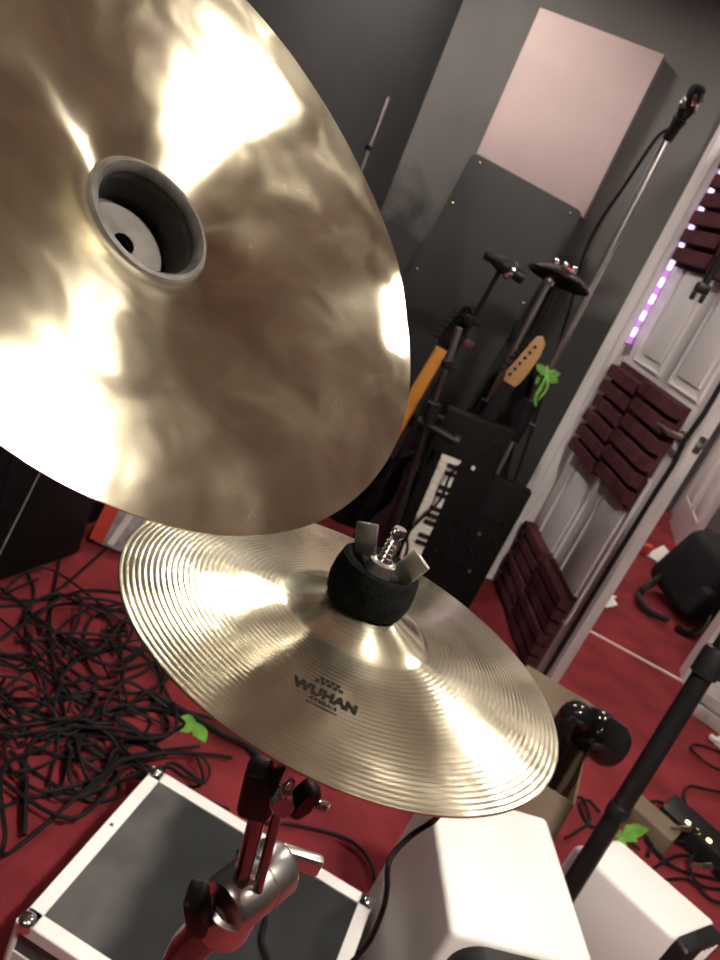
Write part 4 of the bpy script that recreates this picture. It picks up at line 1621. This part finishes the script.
# cable dangling across the keyboard
kc1 = [at_y(455, 470, 2.36), at_y(440, 500, 2.36), at_y(420, 520, 2.36), at_y(408, 535, 2.36), at_y(404, 560, 2.36)]
kc1 = [kb.location + KY * 0.80 + KX * 0.08 + KN * 0.05] + kc1 + [V((kc1[-1].x, 2.33, 0.007))]
tag(MB().tube(spline(kc1), 0.005, 7).build('cable', 'cable', loc=kc1[0]), 'black cable dangling in front of the white piano keys', 'cable')

# ------------------------------------------------------------------ lamps
def ceiling_or_added_lamp(p, r, strength, label, color=(1.0, 0.90, 0.78)):
    t = thing('ceiling_or_added_light', label, 'ceiling light', V(p))
    p = V(p)
    m_ = MB()
    m_.lathe([(r, -0.018), (r + 0.012, -0.018), (r + 0.016, -0.012), (r + 0.016, 0.0), (r, 0.0)], p, Z3, 32)
    m_.build('ring', 'white_paint', t)
    m_ = MB()
    m_.lathe([(0.0001, -0.012), (r, -0.012), (r, -0.008), (0.0001, -0.008)], p, Z3, 32)
    m_.build('diffuser', emit_mat('lamp_glow', color, strength), t)
    return t


ceiling_or_added_lamp((0.75, 0.28, CEIL), 0.13, 360, 'round ceiling lamp above the flight case and speakers')
ceiling_or_added_lamp((-0.36, 2.72, CEIL), 0.11, 140, 'round ceiling lamp in the left corner by the wall')
ceiling_or_added_lamp((1.20, 2.50, CEIL), 0.11, 120, 'round ceiling lamp above the open door')
ceiling_or_added_lamp((-0.75, -0.7, CEIL), 0.13, 35, 'round fill lamp added out of view behind the viewer')  # added fill light, unseen behind the camera
ceiling_or_added_lamp((1.5, 4.6, CEIL), 0.12, 150, 'round ceiling lamp in the hall')

wd = bpy.data.worlds.new('World')
sc.world = wd
wd.use_nodes = True
wd.node_tree.nodes['Background'].inputs['Color'].default_value = (0.9, 0.85, 0.8, 1)
wd.node_tree.nodes['Background'].inputs['Strength'].default_value = 0.16

# ------------------------------------------------------------------ camera
cam = bpy.data.cameras.new('camera')
co = bpy.data.objects.new('camera', cam)
COL.objects.link(co)
cam.sensor_fit = 'HORIZONTAL'
cam.sensor_width = 36
cam.lens = FPX / 720 * 36
cam.clip_start = 0.02
# camera axes in world: x right, y up(image), z back
cx_ = V((RTc.x, FWc.x, UPc.x))
cy_ = -V((RTc.y, FWc.y, UPc.y))
cz_ = -V((RTc.z, FWc.z, UPc.z))
mw = Matrix((cx_, cy_, cz_)).transposed().to_4x4()
mw.translation = EYE
co.matrix_world = mw
cam.dof.use_dof = True
cam.dof.focus_distance = 0.46
cam.dof.aperture_fstop = 20
sc.camera = co
sc.view_settings.view_transform = 'Standard'
sc.view_settings.look = 'None'
sc.view_settings.exposure = 0.38
sc.view_settings.gamma = 1.07
sc.cycles.use_denoising = True
sc.cycles.max_bounces = 8
